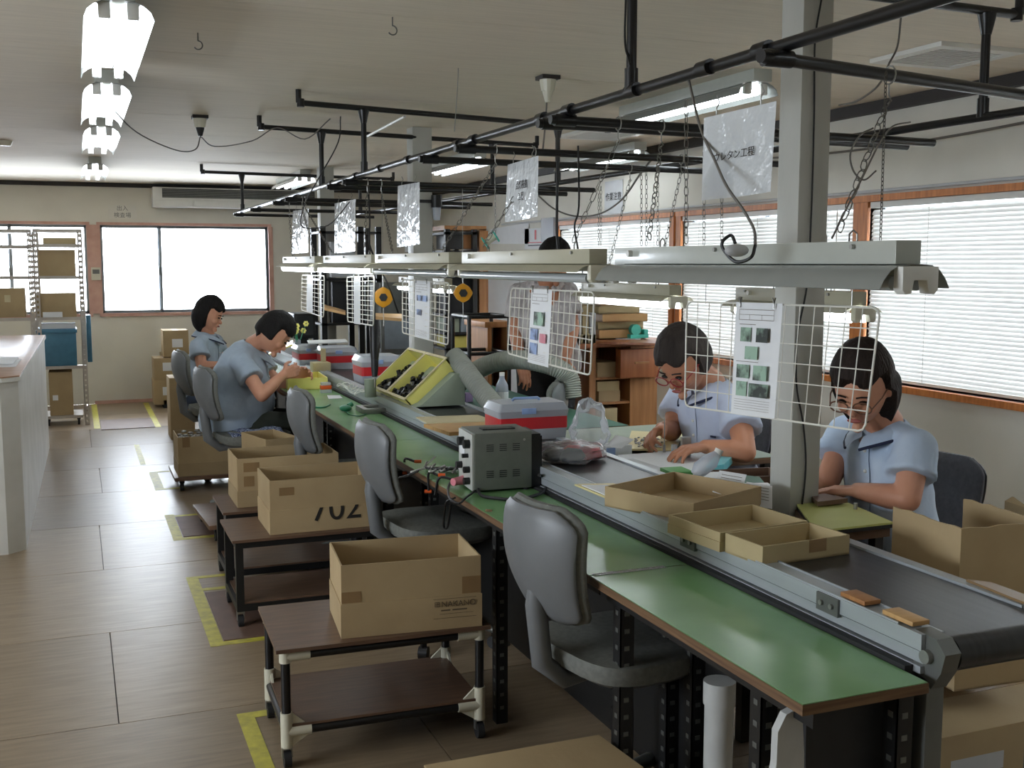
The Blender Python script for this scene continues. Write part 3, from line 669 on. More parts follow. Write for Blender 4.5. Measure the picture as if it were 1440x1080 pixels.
# foreground box flaps at the bottom edge
fb = thing('cardboard_box', 'open-flapped cardboard box on the floor at the bottom edge', 'cardboard box', (1.0, 2.2, 0))
fz = .30
a, b_, c_, d_ = P(596, 1079, z=fz), P(842, 1036, z=fz), P(905, 1082, z=fz), P(640, 1130, z=fz)
for p, q in ((a, b_), (b_, c_), (c_, d_), (d_, a)):
    dirn = (q - p).normalized(); nn = Vector((0, 0, 1)).cross(dirn) * -.005
    MB().obox((p.x, p.y, 0), q - p, nn, (0, 0, fz)).build('side_panel', 'cardboard', fb)
MB().prism([a + Vector((0, 0, .0015)), b_ + Vector((0, 0, .0015)), c_ + Vector((0, 0, .0015)), d_ + Vector((0, 0, .0015))], (0, 0, .004)).build('top_flap', 'cardboard', fb)
# ================================================================== OFFICE CHAIRS
def backrest_mb(wt, h, th, z0, lean=.06, off=0):
    m = MB(); rings = []
    for i in range(19):
        t = i / 18; z = z0 + h * t
        w = wt * (.74 + .26 * math.sin(min(1, t * 1.15) * PI / 2)); w *= 1 - .36 * max(0, (t - .82) / .18) ** 2; w *= 1 - .38 * max(0, (.10 - t) / .10) ** 2
        x = -lean * (1 - t) * -1 * .2 + off - .035 * math.sin(t * PI) - lean * t
        tt = th * (.75 + .25 * math.sin(t * PI)) * (1 if 0 < i < 18 else .45)
        rg = []
        for k in range(32):
            a = 2 * PI * k / 32; c, s_ = math.cos(a), math.sin(a); yy = w / 2 * (abs(s_) ** .6) * (1 if s_ > 0 else -1)
            rg.append((x + tt / 2 * (abs(c) ** .8) * (1 if c > 0 else -1) + .05 * (yy / (wt / 2)) ** 2, yy, z))
        rings.append(rg)
    return m.loft(rings)
def make_chair(name, label, group='grey office chairs', zs=.515, hb=.33, wb=.36, zb=.60, cush='chair_cushion', shell='chair_shell'):
    """occupant faces +x"""
    t = thing(name, label, 'chair', (0, 0, 0), group)
    rings = []
    for i, (z, k) in enumerate(((zs - .075, .80), (zs - .06, .96), (zs - .03, 1.0), (zs - .01, .98), (zs, .88), (zs + .004, .6))):
        rg = []
        for j in range(28):
            a = 2 * PI * j / 28; c, s_ = math.cos(a), math.sin(a)
            rg.append((.0 + .225 * k * (abs(c) ** .55) * (1 if c > 0 else -1), .225 * k * (abs(s_) ** .55) * (1 if s_ > 0 else -1) * (1 - .06 * c), z - (.02 * (1 - abs(s_)) if i > 3 else 0) + .012 * max(0, -c)))
        rings.append(rg)
    MB().loft(rings[1:]).build('seat', cush, t, smooth=True)
    MB().loft([[(x * .96, y * .96, z - .012) for x, y, z in rings[0]], [(x * .985, y * .985, z + .003) for x, y, z in rings[1]]]).build('seat_shell', shell, t, smooth=True)
    backrest_mb(wb, hb, .05, zb, off=-.235).build('backrest', cush, t, smooth=True)
    bs = backrest_mb(wb * .97, hb * .96, .035, zb + .005, off=-.262).build('back_shell', shell, t, smooth=True)
    MB().tube([(-.05, 0, zs - .08), (-.2, 0, zs - .09), (-.27, 0, zs - .03), (-.29, 0, zb + .05), (-.285, 0, zb + .14)], [.02, .026, .03, .03, .02], 10).build('back_support', 'chair_shell', t, smooth=True)
    MB().box((-.1, -.08, zs - .115), (.1, .08, zs - .085)).build('tilt_mechanism', 'black_plastic', t, bevel=.006)
    MB().cyl((0, 0, .09), (0, 0, zs - .1), .022).cyl((0, 0, .09), (0, 0, .3), .032).build('gas_lift', 'black_plastic', t, smooth=True)
    for k in range(5):
        a = 2 * PI * k / 5 + .3; c, s_ = math.cos(a), math.sin(a)
        MB().tube([(0, 0, .10), (c * .14, s_ * .14, .10), (c * .26, s_ * .26, .072)], [.026, .022, .014], 8).build('base_arm', 'grey_steel', t, smooth=True)
        MB().cyl((c * .26 - s_ * .018, s_ * .26 + c * .018, .026), (c * .26 + s_ * .018, s_ * .26 - c * .018, .026), .026, n=14).box((c * .26 - .01, s_ * .26 - .01, .04), (c * .26 + .01, s_ * .26 + .01, .07)).build('caster', 'black_plastic', t, smooth=True)
    MB().tube([(.0, .1, zs - .1), (.02, .26, zs - .1)], .006, 6).build('lever', 'black_plastic', t)
    return t
ch0 = make_chair('office_chair', 'nearest grey office chair tucked under the green bench')
def put_chair(ch, bx_, by_, a):     # backrest centre position and facing angle
    ch.location = (bx_ + .27 * math.cos(a), by_ + .27 * math.sin(a), 0); ch.rotation_euler.z = a
put_chair(ch0, 1.125, 2.60, math.radians(9))
ch1 = copy_tree(ch0, 'second grey office chair, beside the box printed 702'); put_chair(ch1, 1.09, 4.19, math.radians(4))
ch2 = copy_tree(ch0, 'third grey office chair, right of the seated man'); put_chair(ch2, 1.04, 5.44, math.radians(2))
ch3 = copy_tree(ch0, 'grey office chair with checked cushion under the seated man'); put_chair(ch3, .72, 6.80, math.radians(8))
ch4 = copy_tree(ch0, 'farthest grey office chair, under the woman by the window'); put_chair(ch4, .70, 8.15, math.radians(5))
cs = make_chair('office_chair', 'dark grey chair behind the woman beside the nearest column', zb=.585, hb=.31, wb=.36, cush='chair_cushion_dark', shell='black_plastic')
put_chair(cs, 2.765, 2.93, math.radians(197))
cm = copy_tree(cs, 'dark office chair under the woman with red glasses'); put_chair(cm, 2.80, 4.18, math.radians(195))
ce = copy_tree(ch0, 'small grey office chair standing empty beyond the red toolbox'); put_chair(ce, 2.36, 5.3, math.radians(150))
ck = MB()
g = [[(.86 + .04 * i - .02, 6.62 + .05 * j, .507 + .012 * math.sin(i * 1.3 + j)) for i in range(9)] for j in range(9)]
tag(MB().sheet(g, .014).build('seat_cushion', 'check_cloth', smooth=True), 'blue checked cloth cushion on the seated man\'s chair', 'cushion')
# ================================================================== OVERHEAD PIPE FRAME
ZP = 2.02
pf = thing('overhead_pipework', 'black pipe frame hung from the ceiling above the work line', 'pipe frame', (2.0, 5, ZP))
def pipe(a, b, r=.0145, parent=pf, name='pipe', material='black_pipe'):
    return MB().cyl(a, b, r, n=14).build(name, material, parent, smooth=True)
def joint(p, ax, L_=.05, r=.019):
    p = Vector(p); ax = Vector(ax).normalized() * L_ / 2
    return MB().cyl(p - ax, p + ax, r, n=14).build('pipe_joint', 'black_pipe', pf, smooth=True)
XM = 1.443
pipe((1.455, .6, ZP), (XM, 7.0, ZP)); pipe((XM, 7.0, ZP), (XM, 10.72, ZP), .0142)
for yy in (2.11, 2.35, 2.72, 3.14, 3.35, 4.01, 4.2, 4.9, 5.4, 5.9, 6.5): joint((XM, yy, ZP), (0, 1, 0))
ra, rb = Vector((2.80, 1.2, ZP)), Vector((2.56, 10.4, ZP))
pipe(ra, rb)
def rx(y): return ra.x + (rb.x - ra.x) * (y - ra.y) / (rb.y - ra.y)
cross = [(2.03, 2.37), (3.14, 3.22), (3.24, 3.36), (4.05, 4.16), (4.52, 4.62), (5.95, 6.05), (6.35, 6.45), (7.7, 7.8), (8.2, 8.3), (9.3, 9.35), (10.3, 10.35)]
def cross_pt(k, x):
    y0, y1 = cross[k]; t = (x - 1.40) / (3.0 - 1.40); return Vector((x, y0 + (y1 - y0) * t, ZP - .031))
for k, (y0, y1) in enumerate(cross):
    pipe(cross_pt(k, 1.38), cross_pt(k, 2.95 if k != 10 else 2.7)); joint(cross_pt(k, 1.43), (1, 0, 0), .07)
ZC1 = 2.355
bars = [(2.72, 2.80, 1.2, 2.9), (5.635, 6.05, 1.09, 3.05), (6.70, 7.05, 1.06, 3.0), (10.15, 10.35, 1.09, 2.9)]
for (y0, y1, x0, x1) in bars:
    pipe((x0, y0, ZC1), (x1, y1, ZC1)); pipe((x0, y0, ZC1), (x0, y0, ZC)); pipe((x1, y1, ZC1), (x1, y1, ZC))
    joint((x0 + .01, y0, ZC1), (0, 0, 1), .04); joint((x1 - .01, y1, ZC1), (0, 0, 1), .04)
    for xx in (XM, rx(y1)):
        yy = y0 + (y1 - y0) * (xx - x0) / (x1 - x0)
        pipe((xx, yy, ZP), (xx, yy, ZC1)); MB().cyl((xx, yy, ZC1 - .075), (xx, yy, ZC1 - .01), .016, .030, 14).build('flared_joint', 'black_pipe', pf, smooth=True)
        joint((xx, yy, ZP + .03), (0, 0, 1), .06)
# loose bright tube resting on the far ceiling bar
tag(MB().tube([P(514, 193, z=2.30), P(569, 164, z=2.335)], .008, 8).build('metal_tube', 'white_plastic'), 'thin pale tube hanging off the ceiling bar of the pipe frame', 'tube')
# ================================================================== LINE LAMPS
def line_lamp(label, loc, L_=1.25, lit=False, beige=False, name='bench_lamp', group='lamps hanging over the bench'):
    """hanging twin tube lamp, runs along y from its origin; origin = near end, bottom of body"""
    em, rf = ('lamp_beige', 'lamp_beige') if beige else ('lamp_enamel', 'lamp_reflector')
    t = thing(name, label, 'lamp', (0, 0, 0), group)
    MB().box((-.03, 0, 0), (.03, L_ - .06, .045)).build('housing', em, t, bevel=.002)
    tz = -.036 if not beige else -.044
    for s in (-1, 1):
        prof = [(.012, -.001), (.040, -.003), (.058, -.012), (.072, -.028), (.082, -.046)] if not beige else [(.012, -.001), (.040, -.003), (.062, -.010), (.080, -.024)]
        MB().sheet([[(s * x, yy, z) for x, z in prof] for yy in (-.02, L_ - .04)], .0012).build('reflector', rf, t, smooth=True)
        MB().cyl((s * .027, .005, tz), (s * .027, L_ - .07, tz), .014, n=12).build('tube', 'tube_on_soft' if lit else 'tube_off', t, smooth=True)
    for yy in (-.035, L_ - .07):
        m = MB().prism([(-.042, yy, -.004), (.042, yy, -.004), (.042, yy, -.048), (.034, yy, -.056), (.02, yy, -.054), (.015, yy, -.03), (-.015, yy, -.03), (-.02, yy, -.054), (-.034, yy, -.056), (-.042, yy, -.048)], (0, .025, 0))
        m.build('end_socket', 'white_plastic' if not beige else 'ivory_plastic', t, bevel=.002)
    for yy in (.12, .62): MB().cyl((-.031, yy, .034), (-.038, yy, .034), .005, n=10).build('screw', 'steel', t)
    MB().cyl((-.030, L_ - .16, .028), (-.042, L_ - .16, .028), .009, n=12).build('switch_knob', 'white_plastic', t)
    for yy in (.16, L_ - .28): MB().tube([(0, yy - .012, .045), (0, yy - .012, .06), (0, yy, .068), (0, yy + .012, .06), (0, yy + .012, .045)], .002, 5).build('eyelet', 'chain_steel', t)
    t.location = loc; return t
Lx = 1.46
lampdef = [('nearest unlit twin tube lamp over the bench, with a coiled cord on top', (Lx, 1.645, 1.548), 1.21, False, False),
           ('second unlit beige lamp over the bench, reflecting the window', (Lx, 2.96, 1.548), 1.22, False, True),
           ('third unlit lamp over the bench, above the yellow parts bins', (Lx, 4.28, 1.55), 1.25, False, True),
           ('lit lamp over the bench just beyond the yellow balancer', (Lx + .02, 5.62, 1.55), 1.25, True, True),
           ('farthest lit lamp over the bench, near the seated man', (Lx, 6.98, 1.55), 1.2, True, True),
           ]
for lb, loc, L_, lit, bg_ in lampdef: line_lamp(lb, loc, L_, lit, bg_)
line_lamp('lit lamp over the desk before the cardboard trays, left of the blinds', (2.42, 4.15, 1.41), .95, True, True, group='lamps over the right-hand desks')
line_lamp('lit lamp over the desk of the woman with red glasses', (2.42, 2.95, 1.41), .75, True, True, group='lamps over the right-hand desks')
line_lamp('lit lamp over the far side of the line, behind the seated man', (2.4, 7.2, 1.40), 1.2, True, True, group='lamps over the right-hand desks')
# ------------------------------------------------------------------ chains
def chain(a, b, label, r=.0016, lk=.030, wd=.007, group='chains holding the lamps', material='chain_steel', twist=0.0):
    a, b = Vector(a), Vector(b); ax = (b - a).normalized(); u = ax.cross(Vector((0, 1, 0))).normalized(); w = ax.cross(u)
    n = max(2, int((b - a).length / (lk * .82))); m = MB()
    for i in range(n):
        c = a + (b - a) * ((i + .5) / n); s = u if i % 2 else w
        pts = []
        for j in range(8):
            g = 2 * PI * j / 8; pts.append(c + ax * (math.cos(g) * lk * .5) + s * (math.copysign(abs(math.sin(g)) ** .6, math.sin(g)) * wd))
        m.tube(pts, r, 4, closed=True)
    return tag(m.build('chain', material, kind='thing'), label, 'chain', group)
def hook_ring(p):
    p = Vector(p); m = MB().tube([p + Vector((0, .021 * math.cos(a), .021 * math.sin(a))) for a in [i * PI / 6 for i in range(12)]], .0022, 5, closed=True)
    m.tube([p + Vector((0, 0, -.02)), p + Vector((0, 0, -.045)), p + Vector((.008, 0, -.058)), p + Vector((-.002, 0, -.066))], .0022, 5)
    return tag(m.build('pipe_hook', 'steel'), None, None)
hk = 0
def hang(px, k, xx, lampy, lampx=Lx, zt=1.615, label='', **kw):
    global hk
    p = cross_pt(k, xx); hk += 1
    tag(hook_ring(p), 'wire hook above %s' % label, 'hook', 'hooks on the cross pipes')
    chain(p + Vector((0, 0, -.055)), (lampx, lampy, zt), 'steel chain holding %s' % label, **kw)
hang(1187, 0, 1.80, 1.85, label='the near end of the nearest bench lamp', lk=.044, wd=.0085)
hang(925, 1, 1.78, 2.65, label='the far end of the nearest bench lamp', lk=.044, wd=.008)
hang(880, 1, 1.62, 3.14, label='the near end of the second bench lamp', lk=.04)
hang(785, 3, 1.72, 3.95, label='the far end of the second bench lamp', lk=.04)
hang(700, 3, 1.55, 4.44, label='the near end of the third bench lamp')
hang(640, 5, 1.6, 5.25, label='the far end of the third bench lamp')
hang(600, 5, 1.52, 5.8, label='the near end of the lit bench lamp by the balancer')
hang(500, 7, 1.52, 6.6, label='the far end of the lit bench lamp by the balancer')
hang(0, 7, 1.5, 7.14, label='the near end of the farthest bench lamp')
hang(0, 8, 1.5, 7.9, label='the far end of the farthest bench lamp')
hang(0, 3, 2.42, 4.31, lampx=2.42, zt=1.475, label='the near end of the desk lamp before the trays')
hang(0, 4, 2.42, 4.82, lampx=2.42, zt=1.475, label='the far end of the desk lamp before the trays')
hang(0, 1, 2.42, 3.11, lampx=2.42, zt=1.475, label='the near end of the lamp over the red-glasses woman')
hang(0, 2, 2.42, 3.42, lampx=2.42, zt=1.475, label='the far end of the lamp over the red-glasses woman')
hang(0, 7, 2.4, 7.36, lampx=2.4, zt=1.465, label='the near end of the far window-side lamp')
hang(0, 8, 2.4, 8.12, lampx=2.4, zt=1.465, label='the far end of the far window-side lamp')
for (px, y0, y1, d, lb) in [(1015, 200, 345, 4.0, 'a right-hand desk lamp beside the printed sign'), (965, 140, 342, 3.35, 'the lamp over the woman with red glasses'), (990, 205, 345, 4.3, 'the blinds side of the nearest lamp'),
                            (925, 236, 345, 5.2, 'the lamp before the cardboard trays'), (845, 262, 345, 5.0, 'the standing worker'), (842, 262, 345, 5.2, 'the standing worker, second strand'), (902, 240, 345, 4.6, 'the middle desk lamp'), (909, 240, 345, 4.6, 'the middle desk lamp, second strand')]:
    pt_ = P(px, y0, z=1.985); d = ROWS[0].z * pt_.x + ROWS[1].z * pt_.y + ROWS[2].z * (pt_.z - H)
    chain(pt_, P(px, y1, d=d), 'thin steel chain hanging above %s' % lb, r=.0014, lk=.026, wd=.006, group='thin chains over the right-hand desks')
# ball chain near the column and cords
chain(P(1246, 100, d=2.52), P(1238, 345, d=2.5), 'fine ball chain hanging right of the nearest column', r=.0012, lk=.012, wd=.003, group='fine chains')
def wire(pts, label, material='cable_grey', r=.0025, cat='cable'): return cable(pts, label, material, r)
wire([P(968, 110, d=2.75), P(985, 180, d=2.65), P(1005, 225, d=2.55), P(1022, 262, d=2.45), P(1045, 295, d=2.4), P(1060, 322, d=2.36), P(1062, 345, d=2.35)], 'brown power cord running down to the nearest bench lamp', 'cable_grey', .0036)
wire([P(1062, 345, d=2.34), P(1056, 362, d=2.33), P(1035, 368, d=2.36), P(1018, 352, d=2.38), P(1016, 340, d=2.38), P(1028, 331, d=2.38), P(1034, 342, d=2.37)], 'coil of black cord lying on the nearest lamp', 'cable_black', .004)
tag(MB().ball(P(1036, 352, d=2.33), (.03, .014, .014), 12, 8).build('cord_connector', 'paper_grey', smooth=True), 'grey cord connector on top of the nearest lamp', 'connector')
wire([P(1267, 25, d=3.3), P(1262, 65, d=3.3), P(1250, 90, d=3.2), P(1235, 120, d=3.1), P(1205, 142, d=3.2), P(1180, 148, d=3.3)], 'grey cord curving from the ceiling to the cross pipe', 'cable_grey', .003)
wire([P(1280, 172, d=3.5), P(1255, 178, d=3.4), P(1235, 205, d=3.2), P(1215, 245, d=3.1), P(1192, 290, d=3.0), P(1170, 335, d=2.95)], 'grey cord slanting down beside the nearest column', 'cable_grey', .003)
wire([P(1228, 180, d=3.5), P(1210, 190, d=3.5), P(1196, 215, d=3.5), P(1200, 240, d=3.5), P(1215, 253, d=3.5), P(1232, 240, d=3.5)], 'loop of thin cord hanging from the right-hand pipe', 'cable_grey', .003)
wire([P(757, 275, d=6.0), P(780, 294, d=6.0), P(810, 304, d=6.0), P(845, 300, d=6.0), P(875, 280, d=5.6), P(900, 245, d=5.2), P(918, 222, d=5.0)], 'long grey cable swagged between the pipes', 'cable_grey', .005)
wire([P(785, 182, d=4.6), P(784, 250, d=4.6), P(783, 320, d=4.6), P(785, 350, d=4.6)], 'thick black cord hanging down before the standing worker', 'cable_black', .006)
wire([P(813, 205, d=4.4), P(814, 290, d=4.4), P(808, 318, d=4.4), P(813, 352, d=4.4)], 'wavy black cord right of the standing worker', 'cable_black', .004)
wire([P(769, 125, d=5.2), P(768, 160, d=5.2), P(763, 215, d=5.2)], 'cord dropping from the ivory ceiling outlet', 'cable_grey', .004)
wire([P(880, 0, d=3.0), P(879, 60, d=3.0), P(886, 90, d=2.95)], 'dark cord beside the nearest ceiling post', 'cable_black', .003)
wire([P(645, 55, d=4.9), P(644, 110, d=4.9), P(639, 185, d=4.9)], 'thin wire hanging from the ceiling to a hook', 'steel', .002)
wire([P(517, 250, d=6.2), P(520, 310, d=6.1), P(520, 345, d=6.0), P(538, 385, d=6.0), P(548, 405, d=6.0), P(560, 440, d=6.1)], 'dark cable looping from the pipe to the balancer', 'cable_black', .005)
# ================================================================== SIGNS IN CLEAR SLEEVES
def sign(label, q, ds, txt, tsize, line_h=None, name='hanging_sign', offs=(.5, .5)):
    """q = photo corners TL TR BR BL, ds depths"""
    c = [P(*p, d=dd) for p, dd in zip(q, (ds[0], ds[1], ds[1], ds[0]))]
    t = thing(name, label, 'sign', (c[0] + c[1]) / 2, 'process signs in clear sleeves')
    def pt(u, v): return lerp(lerp(c[0], c[1], u), lerp(c[3], c[2], u), v)
    nrm = (c[1] - c[0]).cross(c[3] - c[0]).normalized()
    if nrm.dot(CAM - c[0]) < 0: nrm = -nrm
    wav = lambda u, v: nrm * (.006 * math.sin(5 * u + 2) * v)
    g = [[pt(u / 6, .06 + .92 * v / 6) + wav(u / 6, v / 6) for u in range(7)] for v in range(7)]
    MB().sheet(g, .0006).build('sheet', 'sign_sheet' if txt else 'film_grey', t, smooth=True)
    g = [[pt(-.03 + 1.06 * u / 6, -.06 + 1.08 * v / 6) + wav(u / 6, v / 6) + nrm * .003 for u in range(7)] for v in range(7)]
    MB().sheet(g).build('clear_sleeve', 'film_sleeve', t, smooth=True)
    for u in (.15, .8):
        p = pt(u, -.04); MB().tube([p, p + Vector((0, 0, .02)), p + Vector((.008, 0, .034)), p + Vector((0, 0, .05))], .0018, 5).build('wire_clip', 'steel', t)
    if txt:
        rt = (c[1] - c[0]).normalized(); up = (c[0] - c[3]).normalized()
        if rt.cross(up).dot(CAM - c[0]) < 0: pass
        o = text(txt, 'lettering', 'print_black', t, pt(*offs) + nrm * .006, rt, up, tsize)
    return t
sign('nearest hanging sign reading ウレタン工程 in a crinkled sleeve', [(994, 172), (1090, 150), (1084, 268), (993, 280)], (2.62, 2.42), 'ウレタン工程', .0235, offs=(.46, .50))
sign('hanging sign reading 点灯検査工程 above the second lamp', [(716, 236), (757, 224), (757, 303), (714, 311)], (4.35, 4.0), '点灯検査\n工程', .036, offs=(.5, .50))
sign('hanging sign in a shiny sleeve left of the second column', [(561, 266), (590, 261), (591, 342), (561, 346)], (5.7, 5.3), '', .03)
sign('small hanging sign over the lit bench lamp', [(472, 290), (500, 284), (500, 352), (473, 355)], (7.0, 6.5), '', .03)
sign('farthest hanging sign over the end of the bench', [(413, 300), (434, 297), (434, 354), (412, 356)], (8.3, 7.9), '', .03)
sign('bluish sheet hanging behind the second bench lamp', [(572, 320), (608, 318), (608, 352), (572, 354)], (7.5, 7.2), '', .02)
# ================================================================== WIRE GRIDS WITH SHEETS
def grid_panel(label, q, ds, nc, nr, papers, wr=.0016):
    c = [P(*p, d=dd) for p, dd in zip(q, ds)]
    t = thing('wire_grid', label, 'wire grid', (c[0] + c[1]) / 2, 'white wire grids under the lamps')
    def pt(u, v): return lerp(lerp(c[0], c[1], u), lerp(c[3], c[2], u), v)
    nrm = (c[1] - c[0]).cross(c[3] - c[0]).normalized()
    if nrm.dot(CAM - c[0]) < 0: nrm = -nrm
    e = .03
    fr = [pt(e, 0), pt(1 - e, 0), pt(1 - e * .3, .02), pt(1, .06), pt(1, .94), pt(1 - e * .3, .985), pt(1 - e, 1), pt(e, 1), pt(e * .3, .985), pt(0, .94), pt(0, .06), pt(e * .3, .02)]
    MB().tube(fr, wr * 1.9, 6, closed=True).build('frame', 'white_wire', t, smooth=True)
    for i in range(1, nc): MB().tube([pt(i / nc, 0), pt(i / nc, 1)], wr, 5).build('grid_wire', 'white_wire', t, smooth=True)
    for j in range(1, nr): MB().tube([pt(0, j / nr) + nrm * wr * 1.6, pt(1, j / nr) + nrm * wr * 1.6], wr, 5).build('grid_wire', 'white_wire', t, smooth=True)
    for u in (.12, .88):
        p = pt(u, 0); tp_ = p + Vector((0, 0, .07)); MB().tube([p + Vector((0, 0, -.004)), tp_, Vector((Lx, tp_.y, 1.50))], .0012, 5).build('hanger', 'steel', t)
    for (u0, u1, v0, v1, pics, lines) in papers:
        def pp(u, v, o=0): return pt(u0 + (u1 - u0) * u, v0 + (v1 - v0) * v) + nrm * (.006 + o)
        g = [[pp(u / 4, v / 4, .003 * math.sin(u * 1.5)) for u in range(5)] for v in range(5)]
        MB().sheet(g, .0004).build('sheet', 'paper', t, smooth=True)
        for (a, b, a2, b2, mt) in pics:
            MB().prism([pp(a, b, .0045), pp(a2, b, .0045), pp(a2, b2, .0045), pp(a, b2, .0045)], nrm * .0004).build('photo_print', mt, t)
        for (a, b, a2, b2) in lines:
            MB().prism([pp(a, b, .0045), pp(a2, b, .0045), pp(a2, b2, .0045), pp(a, b2, .0045)], nrm * .0003).build('print_line', 'print_grey', t)
        for u in (.12, .85):
            p = pp(u, 0, .004); MB().tube([p - Vector((0, 0, .012)), p, p + Vector((.004, 0, .012)), p + Vector((-.004, 0, .012)), p], .0022, 5).build('binder_clip', 'steel', t)
    return t
GP = 'slat_photo_green'
pics1 = [(.17, .22, .40, .345, GP), (.52, .22, .77, .345, GP), (.29, .385, .57, .50, GP), (.12, .55, .41, .67, GP), (.50, .55, .80, .68, GP), (.13, .70, .37, .83, GP), (.42, .71, .85, .83, GP)]
ln = [(.12, .06, .88, .064), (.12, .15, .88, .154), (.12, .06, .125, .154), (.875, .06, .88, .154), (.12, .105, .88, .108), (.35, .105, .354, .15), (.62, .105, .624, .15), (.14, .19, .5, .195), (.1, .52, .6, .524)] + [(.1, .86 + i * .022, .9, .862 + i * .022) for i in range(5)]
grid_panel('nearest white wire grid holding a photo instruction sheet, before the column', [(966, 424), (1238, 433), (1216, 607), (963, 571)], (2.80, 2.20, 2.24, 2.82), 14, 6, [(.315, .565, -.01, 1.0, pics1, ln)], wr=.0013)
pics2 = [(.25, .30, .72, .48, GP), (.12, .53, .48, .68, 'photo_blue'), (.58, .58, .88, .70, 'photo_pink'), (.12, .72, .48, .87, 'photo_blue')]
grid_panel('white wire grid with photo sheet in front of the standing worker', [(719, 405), (836, 411), (830, 528), (714, 497)], (4.0, 3.32, 3.34, 4.02), 16, 7, [(.30, .555, .0, 1.04, pics2, ln)], wr=.0016)
grid_panel('white wire grid with plastic sheet below the third lamp, before the second column', [(566, 393), (632, 398), (630, 485), (566, 468)], (5.35, 4.7, 4.72, 5.37), 11, 9, [(.32, .64, .0, 1.0, [(.2, .25, .5, .35, 'photo_blue'), (.55, .25, .85, .35, 'photo_blue'), (.2, .5, .5, .6, 'photo_blue')], ln)], wr=.0018)
grid_panel('white wire grid with a curled strip of paper beside the hanging screwdriver', [(488, 390), (526, 388), (525, 458), (489, 452)], (6.4, 5.8, 5.82, 6.42), 5, 10, [(.3, .55, .0, 1.02, [], ln[:5])], wr=.002)
grid_panel('farthest white wire grid, near the seated man', [(425, 387), (456, 388), (455, 446), (424, 436)], (7.7, 7.0, 7.02, 7.72), 5, 9, [(.28, .55, .0, .98, [], [])], wr=.002)
# spring balancers and hanging screwdriver
def balancer(label, c, r=.07):
    c = Vector(c); t = thing('spring_balancer', label, 'tool balancer', c, 'yellow spring balancers')
    fr = Vector((-.25, -1, 0)).normalized()
    m = MB(); prof = []
    sd = Vector((0, 0, 1)).cross(fr).normalized()
    for i in range(16):
        a = 2 * PI * i / 16; rr = r * (1 + (.12 if i % 4 == 0 else 0)); prof.append(c - fr * .02 + sd * math.cos(a) * rr + Vector((0, 0, math.sin(a) * rr)))
    m.prism(prof, fr * .04).build('casing', 'yellow_balancer', t, bevel=.006)
    MB().cyl(c + fr * .02, c + fr * .027, .026, n=6).build('centre_plate', 'dark_machine', t)
    MB().tube([c + Vector((0, 0, r)), c + Vector((0, 0, r + .05)), c + Vector((0, 0, r + .11))], .004, 6).build('hanger_strap', 'steel', t)
    MB().tube([c + Vector((0, 0, r + .11)), Vector((c.x, c.y, 2.0))], .0018, 5).build('hanging_wire', 'steel', t)
    MB().tube([c + Vector((0, 0, -r)), c + Vector((0, 0, -r - .12))], .002, 5).build('cord', 'steel', t)
    return t
balancer('yellow spring balancer beside the hanging screwdriver', P(539, 418, d=6.7), .058)
balancer('yellow spring balancer right of the second column', P(651, 412, d=6.6), .053)
sd = thing('electric_screwdriver', 'black electric screwdriver hanging over the conveyor beside the yellow bins', 'screwdriver', P(527, 480, d=6.0))
a = [P(527, y_, d=6.0) for y_ in (450, 462, 490, 505, 520, 530, 545)]
MB().tube(a[:4], [.026, .031, .028, .022], 12).build('handle', 'black_plastic', sd, smooth=True)
MB().tube(a[3:6], [.022, .020, .015], 12).build('clutch_housing', 'dark_machine', sd, smooth=True)
MB().tube(a[5:], .004, 8).build('bit', 'steel', sd)
MB().tube([P(528, 360, d=5.95), P(526, 420, d=6.0), a[0]], .005, 6).build('cord', 'cable_black', sd)
MB().tube([a[1] + Vector((.028, 0, 0)), a[2] + Vector((.03, 0, 0))], .004, 6).build('start_lever', 'dark_machine', sd)
# ================================================================== PEOPLE
def basis(f, u):
    f = Vector(f).normalized(); u = Vector(u); u = (u - f * u.dot(f)).normalized(); return f, u, f.cross(u)   # forward, up, right side
def remesh(mb, name, material, parent, voxel, smooth=4, disp=0, dscale=.08, flat=False):
    me = bpy.data.meshes.new(name); me.from_pydata(mb.v, [], mb.f)
    bm = bmesh.new(); bm.from_mesh(me); bmesh.ops.recalc_face_normals(bm, faces=bm.faces[:]); bm.to_mesh(me); bm.free()
    o = bpy.data.objects.new(name, me); COL.objects.link(o)
    r = o.modifiers.new('r', 'REMESH'); r.mode = 'VOXEL'; r.voxel_size = voxel; r.use_smooth_shade = True
    if smooth: s = o.modifiers.new('s', 'SMOOTH'); s.iterations = smooth; s.factor = .5
    if disp:
        tx = bpy.data.textures.new(name, 'CLOUDS'); tx.noise_scale = dscale; tx.noise_depth = 2
        d = o.modifiers.new('d', 'DISPLACE'); d.texture = tx; d.strength = disp; d.mid_level = .5; d.texture_coords = 'GLOBAL'
    dg = bpy.context.evaluated_depsgraph_get()
    m2 = bpy.data.meshes.new_from_object(o.evaluated_get(dg)); o.modifiers.clear(); o.data = m2; bpy.data.meshes.remove(me)
    m2.materials.clear(); m2.materials.append(MATS[material])
    for p in m2.polygons: p.use_smooth = True
    m2.name = name
    if parent: attach(o, parent)
    return o
def capsule(m, a, b, ra, rb, n=14):
    a, b = Vector(a), Vector(b)
    m.ball(a, ra, n, 8); m.ball(b, rb, n, 8); m.cyl(a, b, ra, rb, n)
def oriented_ball(m, c, f, u, s, rf, ru, rs, n=14, mm=10, fn=None):
    i0 = len(m.v); m.ball((0, 0, 0), 1, n, mm)
    for i in range(i0, len(m.v)):
        x, y, z = m.v[i]
        if fn: x, y, z = fn(x, y, z)
        m.v[i] = tuple(Vector(c) + f * (y * rf) + s * (x * rs) + u * (z * ru))
